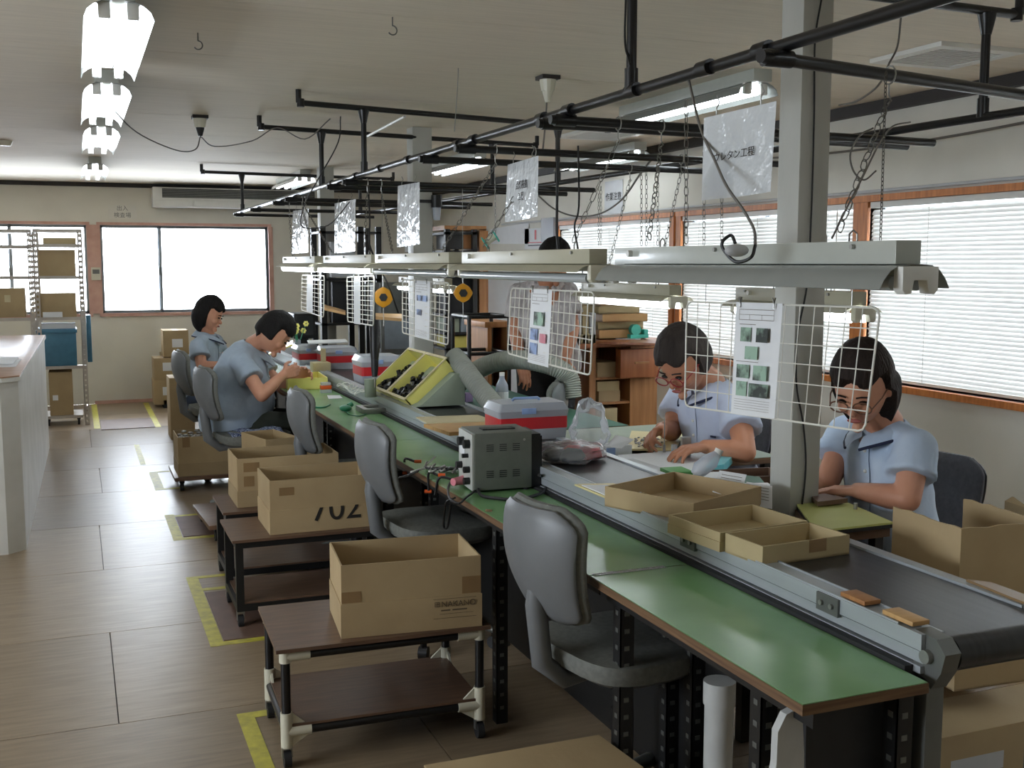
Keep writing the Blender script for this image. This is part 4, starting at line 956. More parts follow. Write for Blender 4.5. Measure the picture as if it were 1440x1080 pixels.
def hand(m, w, d, n, k=1.0, curl=.5, thumb=1):
    """w wrist, d finger direction, n palm normal (fingers curl toward it), thumb = side sign"""
    d = Vector(d).normalized(); n = Vector(n); n = (n - d * n.dot(d)).normalized(); s = d.cross(n) * thumb
    kn = []
    for i in range(4):
        o = (i - 1.5) * .019 * k
        b = w + s * (-o) * .62 + d * .01; e = w + d * (.082 - .006 * abs(i - 1.2)) * k + s * (-o)
        capsule(m, b, e, .0145 * k, .0115 * k, 8); kn.append(e)
    ls = [(.040, .024, .019), (.044, .028, .020), (.041, .026, .019), (.032, .020, .017)]
    for i in range(4):
        p = kn[i]; a = curl * .5; q = d
        for j, L_ in enumerate(ls[i]):
            a2 = a + curl * j * .7; v = d * math.cos(a2) + n * math.sin(a2) + s * (.06 * (1.5 - i)); e = p + v.normalized() * L_ * k
            capsule(m, p, e, (.0088 - .0008 * j) * k, (.0082 - .0008 * j) * k, 7); p = e
    p = w + d * .02 * k + s * .022 * k; e = p + (d * .55 + s * .62 + n * .35).normalized() * .042 * k; capsule(m, p, e, .014 * k, .011 * k, 8)
    f = e + (d * .85 + s * .12 + n * .45).normalized() * .032 * k; capsule(m, e, f, .0105 * k, .0095 * k, 8)
    g = f + (d * .9 - s * .12 + n * .5).normalized() * .024 * k; capsule(m, f, g, .009 * k, .0075 * k, 8)
def person(label, J, hf, hu, tf, k=1.0, skin='skin', shirt='shirt_blue', trousers='trousers_black', hair='hair_black', hairstyle='bob', glasses=None, collar='navy', sleeve=.55, group=None, tw=.36, td=.22, curls=(.6, .6), belly=0, hlen=1.35):
    """J: head, neck, shL, shR, elL, elR, wrL, wrR, pelvis, hipL.. etc.; hf/hu head forward/up, tf torso forward"""
    t = thing('person', label, 'person', (J['pel'].x, J['pel'].y, 0), group)
    # ---- head, neck, arms and hands as one continuous body
    f, u, s = basis(hf, hu); c = Vector(J['head']); m = MB()
    def skull(x, y, z):
        if z < 0: w = 1 - .28 * (-z) ** 1.3; x *= w; y = y * (1 - .10 * (-z)) + (.10 * (-z) if y > -.2 else 0)
        if y > .8: y *= .96
        return x, y, z
    oriented_ball(m, c, f, u, s, .098 * k, .118 * k, .076 * k, 24, 18, skull)
    capsule(m, c + f * .088 * k - u * .012 * k, c + f * .104 * k - u * .034 * k, .008 * k, .013 * k, 8)          # nose
    for e in (-1, 1):
        oriented_ball(m, c + s * e * .078 * k - f * .005 * k - u * .012 * k, f, u, s, .020 * k, .032 * k, .009 * k, 10, 8)  # ears
        m.ball(c + f * .062 * k - u * .035 * k + s * e * .032 * k, .026 * k, 10, 8)                                # cheeks
    m.ball(c + f * .082 * k - u * .098 * k, .018 * k, 10, 8)                                                       # chin
    m.ball(c + f * .088 * k - u * .062 * k, (.014 * k,) * 3, 8, 6)
    nk = Vector(J['neck']); capsule(m, c - f * .02 * k - u * .06 * k, nk, .052 * k, .060 * k, 14)
    ax = Vector(J['pel']) - nk
    for q in ('L', 'R'):
        sh, el, wr = (Vector(J[x + q]) for x in ('sh', 'el', 'wr'))
        capsule(m, nk - Vector((0, 0, .03 * k)), sh, .05 * k, .048 * k)
        capsule(m, sh, el, .047 * k, .038 * k); capsule(m, el, lerp(el, wr, .35), .038 * k, .038 * k); capsule(m, lerp(el, wr, .35), wr, .038 * k, .025 * k)
        hd = Vector(J['hd' + q]) if 'hd' + q in J else (wr - el).normalized()
        pn = Vector(J['pn' + q]) if 'pn' + q in J else Vector((0, 0, -1))
        hand(m, wr, hd, pn, k, curls[0 if q == 'L' else 1], J.get('th' + q, 1))
    capsule(m, nk - Vector((0, 0, .05 * k)), nk + ax * .5, .075 * k, .085 * k)
    remesh(m, 'body', skin, t, .0052 * k, 3)
    # ---- face details
    for e in (-1, 1):
        ec = c + f * .089 * k + s * e * .031 * k - u * .004 * k
        mm_ = MB(); oriented_ball(mm_, ec, f, u, s, .008 * k, .006 * k, .015 * k, 10, 8); mm_.build('eye', 'eye_dark', t, smooth=True)
        mm_ = MB(); mm_.tube([ec + s * e * -.016 * k + u * .018 * k + f * .006 * k, ec + u * .024 * k + f * .008 * k, ec + s * e * .018 * k + u * .017 * k - f * .004 * k], .0028 * k, 6); mm_.build('eyebrow', hair, t)
    mm_ = MB(); oriented_ball(mm_, c + f * .099 * k - u * .064 * k, f, u, s, .007 * k, .0065 * k, .022 * k, 12, 8); mm_.build('mouth', 'lips', t, smooth=True)
    if glasses:
        mm_ = MB()
        for e in (-1, 1):
            gc = c + f * .110 * k + s * e * .034 * k - u * .010 * k
            mm_.tube([gc + s * (.027 * k * math.cos(a)) + u * (.019 * k * math.sin(a)) for a in [i * PI / 8 for i in range(16)]], .0024 * k, 5, closed=True)
            mm_.tube([gc + s * e * .027 * k, c + s * e * .076 * k + f * .06 * k - u * .002 * k, c + s * e * .080 * k - f * .02 * k + u * .004 * k], .0022 * k, 5)
        mm_.tube([c + f * .111 * k - s * .008 * k - u * .008 * k, c + f * .111 * k + s * .008 * k - u * .008 * k], .0022 * k, 5)
        mm_.build('glasses', glasses, t)
    # ---- hair: a shell kept off the face
    m = MB()
    long_ = hairstyle == 'bob'; hl_len = hlen
    n_, m_ = 40, 28
    i0 = len(m.v); m.ball((0, 0, 0), 1, n_, m_)
    for i in range(i0, len(m.v)):
        x, y, z = m.v[i]
        nz_ = noise.noise(Vector((x * 5, y * 5, z * 2 + len(label) % 7)))
        hl = .42 + .10 * math.cos(x * 6)                                     # hairline on the forehead
        face = max(0, min(1, (y - (.18 if abs(x) > .55 else .05)) / .22)) * max(0, min(1, (hl - z) / .16))
        if hairstyle != 'bob' : face = max(face, max(0, min(1, (-.42 - z) / .15)) * (1 if y > -.55 else .3))
        rr = 1.16 + .035 * nz_ + (.05 if z > .2 else 0)
        xx, yy, zz = x * rr, y * rr, z * rr
        if long_ and z < -.1: zz = z * hl_len; xx *= 1.10; yy = yy * 1.02 - (.16 if hlen > 1.5 else .05)
        sh_ = 1 - face * .42
        if face > .02: xx, yy, zz = xx * sh_, yy * sh_, (zz * sh_ if zz > -1 else zz * .8)
        m.v[i] = tuple(c + f * (yy * .098 * k - .004) + s * (xx * .078 * k) + u * (zz * .116 * k + .004))
    m.build('hair', hair, t, smooth=True)
    # ---- shirt
    m = MB(); pel, T = Vector(J['pel']), Vector(tf).normalized()
    sL, sR = Vector(J['shL']), Vector(J['shR']); mid = (sL + sR) / 2; S = (sL - sR).normalized()
    sw = (sL - sR).length
    ctl = [(pel - Vector((0, 0, .04)), tw * .52, td * .58), (pel + Vector((0, 0, .02)), tw * .54, td * .60), (lerp(pel, mid, .35) - T * .00 + T * belly * .6, tw * .47, td * .55 + belly), (lerp(pel, mid, .65), tw * .47, td * .54), (lerp(pel, mid, .9), sw * .47, td * .46), (lerp(mid, nk, .45), sw * .34, td * .34), (lerp(mid, nk, .85), .085 * k, .075 * k)]
    cs_ = crom([x[0] for x in ctl], 4); rings = []
    for i, pc in enumerate(cs_):
        fi = i / 4; j = min(int(fi), len(ctl) - 2); tt = fi - j; tt = tt * tt * (3 - 2 * tt)
        a_, b_ = ctl[j][1] * (1 - tt) + ctl[j + 1][1] * tt, ctl[j][2] * (1 - tt) + ctl[j + 1][2] * tt
        ax_ = (cs_[min(i + 1, len(cs_) - 1)] - cs_[max(i - 1, 0)]).normalized(); F_ = (T - ax_ * T.dot(ax_)).normalized(); S_ = (S - ax_ * S.dot(ax_)).normalized()
        rings.append([pc + S_ * (a_ * math.copysign(abs(math.cos(g)) ** .85, math.cos(g))) + F_ * (b_ * math.copysign(abs(math.sin(g)) ** .85, math.sin(g))) for g in [2 * PI * q / 24 for q in range(24)]])
    m.loft(rings)
    for q in ('L', 'R'):
        sh, el = Vector(J['sh' + q]), Vector(J['el' + q]); hem = lerp(sh, el, sleeve)
        m.ball(sh, .064 * k, 14, 10); m.cyl(sh, hem, .064 * k, .076 * k, 18)
        capsule(m, lerp(mid, nk, .5), sh, .06 * k, .058 * k)
    remesh(m, 'shirt', shirt, t, .009 * k, 3, disp=.016 * k, dscale=.10)
    # collar with darker edging, front placket and buttons
    if collar:
        from mathutils.bvhtree import BVHTree
        so = [c_ for c_ in COL.objects if c_.parent == t and c_.name.startswith('shirt')][0]
        bv = BVHTree.FromPolygons([so.matrix_basis @ v.co for v in so.data.vertices], [tuple(p.vertices) for p in so.data.polygons])
        rows_ = []; Fh = T.normalized()
        for i in range(13):
            c_ = lerp(lerp(pel, mid, .12), lerp(mid, nk, .25), i / 12); rw = []
            for w_ in (-.016, 0, .016):
                h_ = bv.ray_cast(c_ + Fh * .6 + S * w_ * k, -Fh)[0]
                rw.append((h_ if h_ is not None else c_ + Fh * td * .55) + Fh * .0035)
            rows_.append(rw)
        MB().sheet(rows_, .002).build('placket', shirt, t, smooth=True)
        bt_ = MB()
        for i in (1, 3, 5, 7, 9, 11): bt_.ball(rows_[i][1] + Fh * .003, .006 * k, 8, 6)
        bt_.build('buttons', 'white_plastic', t, kind='stuff')
        if collar == 'navy':
            h_ = bv.ray_cast(lerp(pel, mid, .66) + Fh * .6 + S * .085 * k, -Fh)[0]
            if h_ is not None: MB().obox(h_ + Fh * .004, S * .035, Fh * .002, (0, 0, .008)).build('chest_mark', 'navy', t)
        cN = lerp(mid, nk, .97); F_ = T; ring = []; edge = []; Uz = (nk - mid).normalized() if (nk - mid).length > .02 else Vector((0, 0, 1))
        vpt = lerp(mid, nk, .25) + T * (td * .50)
        for side in (-1, 1):
            rows_ = []
            for i in range(9):
                a = PI * i / 8 * .92; r_ = .070 * k
                inner = cN + S * (side * math.sin(a) * r_) - T * (math.cos(a) * r_ * 1.0) + Uz * (.020 * k * (1 - i / 8)) 
                if i > 5: inner = lerp(inner, vpt, (i - 5) / 3 * .75)
                out = inner + (S * side * math.sin(a * .9 + .2) - T * math.cos(a) * .6).normalized() * (.042 * k) - Uz * (.034 * k)
                rows_.append([inner + Uz * .004, lerp(inner, out, .5) + Uz * .008 + T * .004, out + T * .004])
            MB().sheet(rows_, .003).build('collar', shirt, t, smooth=True)
            if collar: MB().tube([r[2] for r in rows_[1:]], .0045 * k, 6).build('collar_edging', collar, t, smooth=True)
    # ---- trousers / legs
    if 'kneeL' in J:
        m = MB()
        for q in ('L', 'R'):
            hp = pel + S * ((.09 if q == 'L' else -.09) * k) - Vector((0, 0, .02)); kn, an = Vector(J['knee' + q]), Vector(J['ank' + q])
            capsule(m, hp, kn, .092 * k, .068 * k); capsule(m, kn, an, .066 * k, .050 * k)
        oriented_ball(m, pel - Vector((0, 0, .03)), T, Vector((0, 0, 1)), S, .125 * k, .12 * k, .175 * k)
        remesh(m, 'trousers', trousers, t, .012, 3, disp=.012, dscale=.1)
        for q in ('L', 'R'):
            an = Vector(J['ank' + q]); fd = Vector((T.x, T.y, 0)).normalized(); b0 = Vector((an.x, an.y, .035))
            mm_ = MB(); oriented_ball(mm_, b0 + fd * .06, fd, Vector((0, 0, 1)), Vector((0, 0, 1)).cross(fd), .13, .036, .045, 14, 8); mm_.build('shoe', 'black_rubber', t, smooth=True)
    return t
def seat_legs(pel, T, fwd=.40, sp=.09, kz=.50, drop=.02):
    T = Vector(T).normalized(); S = Vector((0, 0, 1)).cross(T); d = {}
    for q, e in (('L', 1), ('R', -1)):
        kn = Vector((pel.x, pel.y, 0)) + T * fwd + S * e * sp * 1.1; d['knee' + q] = Vector((kn.x, kn.y, kz)); d['ank' + q] = Vector((kn.x, kn.y, .09)) + T * drop
    return d
# ---- woman beside the nearest column (her left arm is the near one)
J = dict(head=P(1213, 540, d=3.40), neck=P(1243, 597, d=3.50), shL=P(1287, 632, d=3.38), shR=P(1190, 612, d=3.68), elL=P(1276, 702, d=3.32), elR=P(1166, 672, d=3.62),
         wrL=P(1206, 690, d=3.46), wrR=P(1128, 684, d=3.78), pel=P(1268, 800, d=3.55))
J["hdL"] = Vector((-.55, .75, -.08)); J["hdR"] = Vector((-1, 0, -.1)); J['thL'] = -1
J.update(seat_legs(J['pel'], (-1, 0, 0), .22, drop=-.12)); 
person('woman in pale blue shirt with long dark hair and glasses, seated beside the nearest column', J, (-.80, -.48, -.50), (-.18, -.12, 1), (-.95, -.30, 0), k=1.06, shirt='shirt_blue', hair='hair_brown', hairstyle='bob', glasses='glasses_brown', tw=.37, td=.23, curls=(.35, .5), belly=.02, hlen=1.62)
# ---- older woman with red glasses
J = dict(head=P(962, 506, d=4.42), neck=P(998, 540, d=4.56), shL=P(1036, 570, d=4.38), shR=P(958, 560, d=4.72), elL=P(1048, 636, d=4.22), elR=P(945, 606, d=4.66),
         wrL=P(992, 628, d=4.26), wrR=P(930, 603, d=4.54), pel=P(1022, 690, d=4.60))
J['hdL'] = Vector((-1, -.05, -.05)); J['hdR'] = Vector((-.9, -.5, -.2)); J['pnR'] = Vector((0, -.7, -.7)); J['thL'] = -1
J.update(seat_legs(J['pel'], (-1, 0, 0), .36))
person('older woman with red glasses and short hair, leaning over her desk', J, (-.80, -.30, -.66), (-.55, -.2, 1), (-.95, -.30, 0), k=1.13, skin='skin_tan', shirt='shirt_pale', hair='hair_grey', hairstyle='short', glasses='glasses_red', tw=.38, td=.23, curls=(.7, .95))
# ---- man on the near side of the line
J = dict(head=P(386, 468, d=6.95), neck=P(357, 486, d=7.02), shL=P(352, 500, d=7.2), shR=P(338, 508, d=6.82), elL=P(400, 548, d=7.16), elR=P(368, 556, d=6.70),
         wrL=P(412, 528, d=7.08), wrR=P(398, 527, d=6.86), pel=P(328, 590, d=6.98))
J['hdL'] = Vector((.8, -.5, .3)); J['hdR'] = Vector((.9, .3, .25)); J['pnL'] = Vector((0, -1, -.2)); J['pnR'] = Vector((.2, 1, 0))
J.update(seat_legs(J['pel'], (1, 0, 0), .42, kz=.52))
person('man with short black hair bent over the bench, light blue work shirt', J, (.75, -.25, -.72), (.7, 0, 1), (.92, -.1, -.30), k=1.08, shirt='shirt_blue_grey', trousers='trousers_olive', hair='hair_black', hairstyle='short', tw=.44, td=.34, curls=(.9, .9), belly=.03, collar='shirt_blue_grey')
# ---- woman by the back window
J = dict(head=P(294, 441, d=8.35), neck=P(290, 468, d=8.4), shL=P(303, 481, d=8.6), shR=P(279, 487, d=8.22), elL=P(312, 513, d=8.5), elR=P(284, 516, d=8.15),
         wrL=P(322, 514, d=8.45), wrR=P(311, 513, d=8.2), pel=P(281, 552, d=8.4))
J.update(seat_legs(J['pel'], (1, 0, 0), .40, kz=.50))
person('woman with dark bobbed hair seated farthest, near the back window', J, (.85, -.40, -.35), (.3, 0, 1), (.9, -.45, 0), k=1.04, shirt='shirt_blue_grey', trousers='trousers_blue', hair='hair_black', hairstyle='bob', tw=.34, td=.22)
# ---- worker standing behind the line
J = dict(head=P(779, 367, d=6.5), neck=P(770, 396, d=6.6), shL=P(797, 410, d=6.62), shR=P(730, 412, d=6.70), elL=P(806, 462, d=6.6), elR=P(725, 468, d=6.7),
         wrL=P(795, 508, d=6.45), wrR=P(731, 510, d=6.5), pel=P(768, 510, d=6.68))
J['hdL'] = Vector((-.3, -.6, -.6)); J['hdR'] = Vector((.1, -.5, -.7)); J['thR'] = 1
T_ = Vector((-.12, -1, 0)); px_ = J['pel']; S_ = Vector((0, 0, 1)).cross(T_.normalized())
for q, e in (('L', 1), ('R', -1)):
    J['knee' + q] = Vector((px_.x, px_.y, .5)) + S_ * e * .10 + T_ * .02; J['ank' + q] = Vector((px_.x, px_.y, .09)) + S_ * e * .11
person('worker standing behind the line in grey shirt and black trousers', J, (.15, -.85, -.55), (0, -.35, 1), T_, k=1.05, skin='skin_tan', shirt='shirt_grey', trousers='trousers_black', hair='hair_black', hairstyle='short', tw=.40, td=.25, collar='shirt_grey', sleeve=.62)
# ================================================================== THINGS ON THE NEAR BENCH
def uvw(bl, br, fl, z):
    a, b, c = P(*bl, z=z), P(*br, z=z), P(*fl, z=z); return a, b - a, c - a
def labelled(mb, name, label, cat, material, group=None, **k): return tag(mb.build(name, material, **k), label, cat, group)
# power supply
a = P(668, 694, z=ZT); X_ = Vector((.245, -.012, 0)); Y_ = Vector((.014, .19, 0)); Z_ = Vector((0, 0, .205)); a.z += .008
ps = thing('power_supply', 'grey vented power supply unit standing on the green bench', 'power supply', a + X_ * .5 + Y_ * .5 - Vector((0, 0, .008)))
MB().obox(a, X_ * .87, Y_, Z_).build('casing', 'psu_grey', ps, bevel=.003)
MB().obox(a - X_ * .04 + Y_ * .02, X_ * .039, Y_ * .96, Z_ * .98).build('front_panel', 'psu_panel', ps, bevel=.002)
MB().obox(a + X_ * .875 + Y_ * .04, X_ * .14, Y_ * .9, Z_ * .94).build('heat_sink', 'black_plastic', ps)
for i in range(9): MB().obox(a + X_ * 1.015 + Y_ * (.06 + .1 * i), X_ * .03, Y_ * .02, Z_ * .9).build('cooling_fin', 'black_plastic', ps)
for zz in (.22, .68):
    for xx in (.20, .43, .66):
        for j in range(4): MB().obox(a + X_ * .87 * xx - Y_ * .004 + Z_ * (zz + .035 * j), X_ * .11, Y_ * .004, Z_ * .014).build('vent_slot', 'black_plastic', ps)
MB().obox(a + X_ * .2 + Y_ * .35 + Z_ * 1.0, X_ * .5, Y_ * .25, Z_ * .02).build('handle_recess', 'black_plastic', ps)
fx = -X_.normalized()
for (v, w_, r) in ((.2, .80, .016), (.2, .35, .012), (.3, .58, .008), (.2, .15, .013), (.6, .8, .016), (.75, .35, .013)):
    c = a - X_ * .04 + Y_ * v + Z_ * w_; MB().cyl(c, c + fx * .022, r, n=12).build('knob', 'black_plastic', ps, smooth=True)
MB().obox(a - X_ * .045 + Y_ * .5 + Z_ * .55, -X_ * .004, Y_ * .35, Z_ * .3).build('meter', 'paper', ps)
for xx, yy in ((.05, .1), (.8, .1), (.05, .85), (.8, .85)):
    c = a + X_ * xx + Y_ * yy; MB().cyl(c + Vector((0, 0, -.008)), c, .012, n=10).build('foot', 'black_rubber', ps)
c = a + X_ * .75 - Y_ * .006 + Z_ * .86; MB().cyl(c, c - Y_ * .01, .005, n=8).build('screw', 'steel', ps)
# cords round the power supply
cable([P(672, 680, z=.76), P(676, 696, z=.748), P(700, 701, z=.748), P(730, 702, z=.748), P(760, 694, z=.748), P(768, 684, z=.75), P(765, 672, z=.77), P(758, 668, z=.80)], 'thick black power cord curled round the foot of the power supply', 'cable_black', .006)
cable([P(674, 683, z=.76), P(668, 690, z=.75), P(655, 700, z=.748), P(645, 708, z=.748), P(632, 700, z=.748), P(632, 680, z=.745), P(650, 668, z=.76)], 'black lead looping from the front of the power supply', 'cable_black', .004)
cable([P(640, 700, z=.745), P(628, 706, z=.72), P(625, 722, z=.66), P(624, 740, z=.6), P(629, 742, z=.6), P(632, 725, z=.66), P(634, 707, z=.72)], 'black cable loop hanging over the bench edge', 'cable_black', .004)
tag(MB().cyl(P(637, 678, z=.765), P(651, 675, z=.765), .014, .017, 12).ball(P(651, 675, z=.765), .018).build('pink_plug', 'pink_plastic', smooth=True), 'pink plug lying left of the power supply', 'plug')
# test leads bundle
tl = thing('test_leads', 'tangle of black test leads with orange tips at the bench edge', 'test leads', P(610, 655, z=ZT))
for i in range(11):
    p0 = P(600 + i * 5 + rnd.random() * 8, 648 + i * 1.6 + rnd.random() * 6, z=.75); p1 = P(600 + i * 4.6, 656 + rnd.random() * 8, z=.755 + rnd.random() * .02); p2 = P(622 + i * 3, 652 + rnd.random() * 8, z=.75)
    MB().tube(crom([p0, p1, p2]), .0045, 6).build('lead', ['cable_black', 'steel', 'cable_grey'][i % 3], tl, smooth=True)
for i, (px, py) in enumerate([(583, 649), (616, 668), (597, 691), (566, 665)]):
    z = .76 if i < 2 else .68; c = P(px, py, z=z); MB().cyl(c, c + Vector((.025, -.01, 0)), .007, n=10).build('orange_tip', 'orange_plastic', tl, smooth=True)
for i, (u, v, w_) in enumerate([((583, 649), (570, 645), (569, 656)), ((616, 668), (603, 665), (603, 690)), ((640, 675), (618, 672), (612, 696)), ((588, 662), (575, 668), (562, 672))]):
    MB().tube(crom([P(*u, z=.76), P(*v, z=.765), P(*w_, z=.70)]), .005, 6).build('lead', 'cable_black', tl, smooth=True)
MB().tube([P(612, 642, z=.78), P(598, 655, z=.752)], .003, 6).build('probe', 'steel', tl)
MB().tube([P(578, 664, z=.75), P(606, 656, z=.755)], .005, 6).build('white_probe', 'white_plastic', tl)
# tapes, dial gauge frame, clips
slab('bench_tape', 'scrap of tan tape on the edge of the green bench', 'tape', [(682, 719), (692, 720), (692, 717), (683, 716)], .0008, 'pack_tape', ZT + .001)
gf = thing('gauge_frame', 'small silver frame gauge lying on the green bench by the rail', 'gauge', P(527, 577, z=ZT))
g0 = P(512, 583, z=ZT); gx = Vector((.20, 0, 0)); gy = Vector((0, .19, 0))
for (u0, v0, u1, v1) in ((0, 0, 1, .2), (0, .8, 1, 1), (0, .2, .15, .8), (.85, .2, 1, .8)):
    MB().obox(g0 + gx * u0 + gy * v0, gx * (u1 - u0), gy * (v1 - v0), (0, 0, .028)).build('frame_bar', 'steel', gf, bevel=.002)
MB().obox(g0 + gx * 1.0 + gy * .2, (.05, 0, 0), (0, .06, 0), (0, 0, .02)).build('clamp_foot', 'steel', gf)
MB().obox(g0 + gx * .95 + gy * .45 + Vector((0, 0, .028)), (.03, 0, 0), (0, .04, 0), (0, 0, .07)).build('gauge_post', 'black_steel', gf)
labelled(MB().ball(P(486, 574, z=ZT + .02), (.035, .04, .018), 12, 8).cyl(P(490, 571, z=ZT + .02), P(495, 568, z=ZT + .03), .014), 'green_clamp', 'small dark green clamp on the green bench', 'clamp', 'green_plastic', smooth=True)
cable([P(486, 578, z=.745), P(492, 583, z=.745), P(505, 585, z=.745), P(515, 582, z=.745)], 'thin green wire running from the green clamp', 'green_plastic', .003)
cable([P(440, 571, z=.745), P(448, 573, z=.745), P(458, 572, z=.745), P(464, 569, z=.75)], 'short dark green strap near the bench edge', 'green_plastic', .005)
# yellow tray, tape dispenser, labels near the seated man
yt = P(405, 549, z=ZT); yt_ = open_box('parts_tray', 'shallow yellow plastic tray on the bench before the seated man', 'tray', yt, (1, -.06, 0), (.06, 1, 0), .255, .40, .075, material='yellow_plastic', th=.007)
td_ = thing('tape_case', 'small clear case with orange tape beside the yellow tray', 'tape', P(460, 552, z=ZT))
c = P(452, 553, z=ZT); MB().obox(c, (.066, 0, 0), (0, .05, 0), (0, 0, .022)).build('clear_base', 'clear_plastic', td_); MB().obox(c + Vector((0, 0, .022)), (.066, 0, 0), (0, .05, 0), (0, 0, .025)).build('orange_part', 'orange_plastic', td_, bevel=.004)
MB().obox(c + Vector((.004, .004, .047)), (.058, 0, 0), (0, .042, 0), (0, 0, .018)).build('clear_lid', 'clear_plastic', td_)
slab('paper_label', 'white paper label lying on the green bench', 'label', [(462, 561), (482, 560), (478, 556), (460, 556)], .001, 'paper', ZT + .001)
# ================================================================== THINGS ON THE CONVEYOR
# yellow bins on a sloping stand
st = thing('bin_stand', 'grey-green sloping stand under the two yellow bins', 'stand', (1.7, 5.6, ZB))
MB().prism([(1.585, 5.30, ZB + .010), (1.855, 5.30, ZB + .010), (1.855, 5.30, .985), (1.80, 5.30, .985), (1.625, 5.30, .835)], (0, .80, 0)).build('body', 'grey_green', st, bevel=.004)
def yellow_bin(y0, y1, label):
    t = thing('parts_bin', label, 'parts bin', (1.6, (y0 + y1) / 2, .84), 'yellow parts bins')
    e = Vector((.225, 0, .205)); ln = e.length; e.normalize(); nn = Vector((e.z, 0, -e.x)); o = Vector((1.555, y0, .853)); W_ = y1 - y0; D_ = .085; th = .007
    Yv = Vector((0, 1, 0))
    MB().obox(o + nn * D_, e * ln, Yv * W_, nn * -th).build('base', 'yellow_inner', t)
    MB().obox(o, e * ln, Yv * th, nn * D_).build('side_wall', 'yellow_plastic', t); MB().obox(o + Yv * (W_ - th), e * ln, Yv * th, nn * D_).build('side_wall', 'yellow_plastic', t)
    MB().obox(o, e * th, Yv * W_, nn * D_).build('end_wall', 'yellow_plastic', t); MB().obox(o + e * (ln - th), e * th, Yv * W_, nn * D_).build('end_wall', 'yellow_plastic', t)
    m = MB()
    for (u0, v0, u1, v1) in ((-.006, -.006, ln + .006, .006), (-.006, W_ - .006, ln + .006, W_ + .006), (-.006, .006, .008, W_ - .006), (ln - .008, .006, ln + .006, W_ - .006)):
        m.obox(o + e * u0 + Yv * v0 - nn * .004, e * (u1 - u0), Yv * (v1 - v0), nn * .006)
    m.build('rim', 'card_cream', t)
    p = MB()
    for i in range(170):
        u = rnd.random() ** 1.6 * .21; v = .02 + rnd.random() * (W_ - .04); c = o + e * (.02 + u) + Yv * v + nn * (D_ - .012 - rnd.random() * .055 * (1 - u / .24))
        dx = Vector((rnd.random() - .5, rnd.random() - .5, rnd.random() - .5)).normalized() * .017; p.cyl(c - dx, c + dx, .010 + rnd.random() * .005, n=6)
    tag(p.build('black_parts', 'black_parts'), 'black moulded parts lying in %s' % label.replace('yellow ', 'the '), 'parts', 'black parts in the bins', kind='stuff')
yellow_bin(5.385, 5.725, 'nearer tilted yellow bin on the conveyor stand')
yellow_bin(5.745, 6.075, 'farther tilted yellow bin on the conveyor stand')
# clear and red toolboxes
def toolbox(label, c, ux, w, l, h, k=(.30, .62), handle=True):
    c = Vector(c); ux = Vector(ux).normalized(); uy = Vector((-ux.y, ux.x, 0)); uz = Vector((0, 0, 1))
    t = thing('toolbox', label, 'toolbox', c + ux * w / 2 + uy * l / 2, 'clear and red toolboxes')
    def shell(z0, z1, i0, i1):
        rs = []
        for z, i in ((z0, i0), (z1, i1)):
            rs.append([c + ux * (w / 2 + x) + uy * (l / 2 + y) + uz * z for x, y in rrect(w - 2 * i, l - 2 * i, .012, 3)])
        return MB().loft(rs)
    shell(0, h * k[0], .008, .004).build('clear_base', 'frost_plastic', t, smooth=True)
    shell(h * k[0], h * k[1], .003, .003).build('red_tray', 'red_plastic', t, smooth=True)
    shell(h * k[1], h * .80, .002, -.002).build('clear_band', 'frost_plastic', t, smooth=True)
    shell(h * .80, h * 1.0, -.002, .014).build('clear_lid', 'frost_plastic', t, smooth=True)
    MB().obox(c + ux * w * .32 - uy * .006 + uz * h * .72, ux * w * .2, uy * .006, uz * h * .16).build('latch', 'blue_label', t, bevel=.002)
    if handle:
        hc = c + ux * w / 2 + uy * l / 2 + uz * (h + .004)
        MB().tube([hc - ux * w * .2, hc - ux * w * .17 + uz * .008, hc + ux * w * .17 + uz * .008, hc + ux * w * .2], .006, 8).build('handle', 'blue_label', t, smooth=True)
    return t
toolbox('nearest clear toolbox with red tray, behind the power supply', P(702, 622, z=ZB + .001), (1, -.02, 0), .315, .20, .155)
toolbox('clear toolbox with red tray left of the yellow bins', P(509, 541, z=ZB + .001), (1, .0, 0), .26, .26, .17, handle=False)
toolbox('farthest clear toolbox with red trays, under a white board', P(457, 520, z=ZB + .001), (1, 0, 0), .24, .3, .15, handle=False)
toolbox('clear toolbox beside the farthest one, nearest the seated man', P(428, 518, z=ZB + .001) + Vector((0, .2, 0)), (1, 0, 0), .17, .3, .14, handle=False)
slab('white_board', 'white board resting across the farthest toolboxes', 'board', [(434, 484), (489, 482), (486, 478), (432, 480)], .008, 'paper', .975)
labelled(MB().obox(P(441, 523, z=ZB + .001), (.12, 0, 0), (0, .12, 0), (0, 0, .06)), 'small_carton', 'small white carton on the belt before the far toolboxes', 'box', 'card_cream', bevel=.002)
labelled(MB().obox(P(441, 523, z=ZB + .001) + Vector((.07, .06, .061)) , (.03, 0, 0), (0, .04, 0), (0, 0, .09)), 'paper_packet', 'upright tan packet on the small white carton', 'packet', 'card_cream')
labelled(MB().cyl(P(521, 558, z=ZB + .001), P(521, 558, z=ZB + .001) + Vector((0, 0, .10)), .032, .034, 16), 'plastic_cup', 'pale round plastic cup beside the yellow bins', 'cup', 'grey_green', smooth=True)
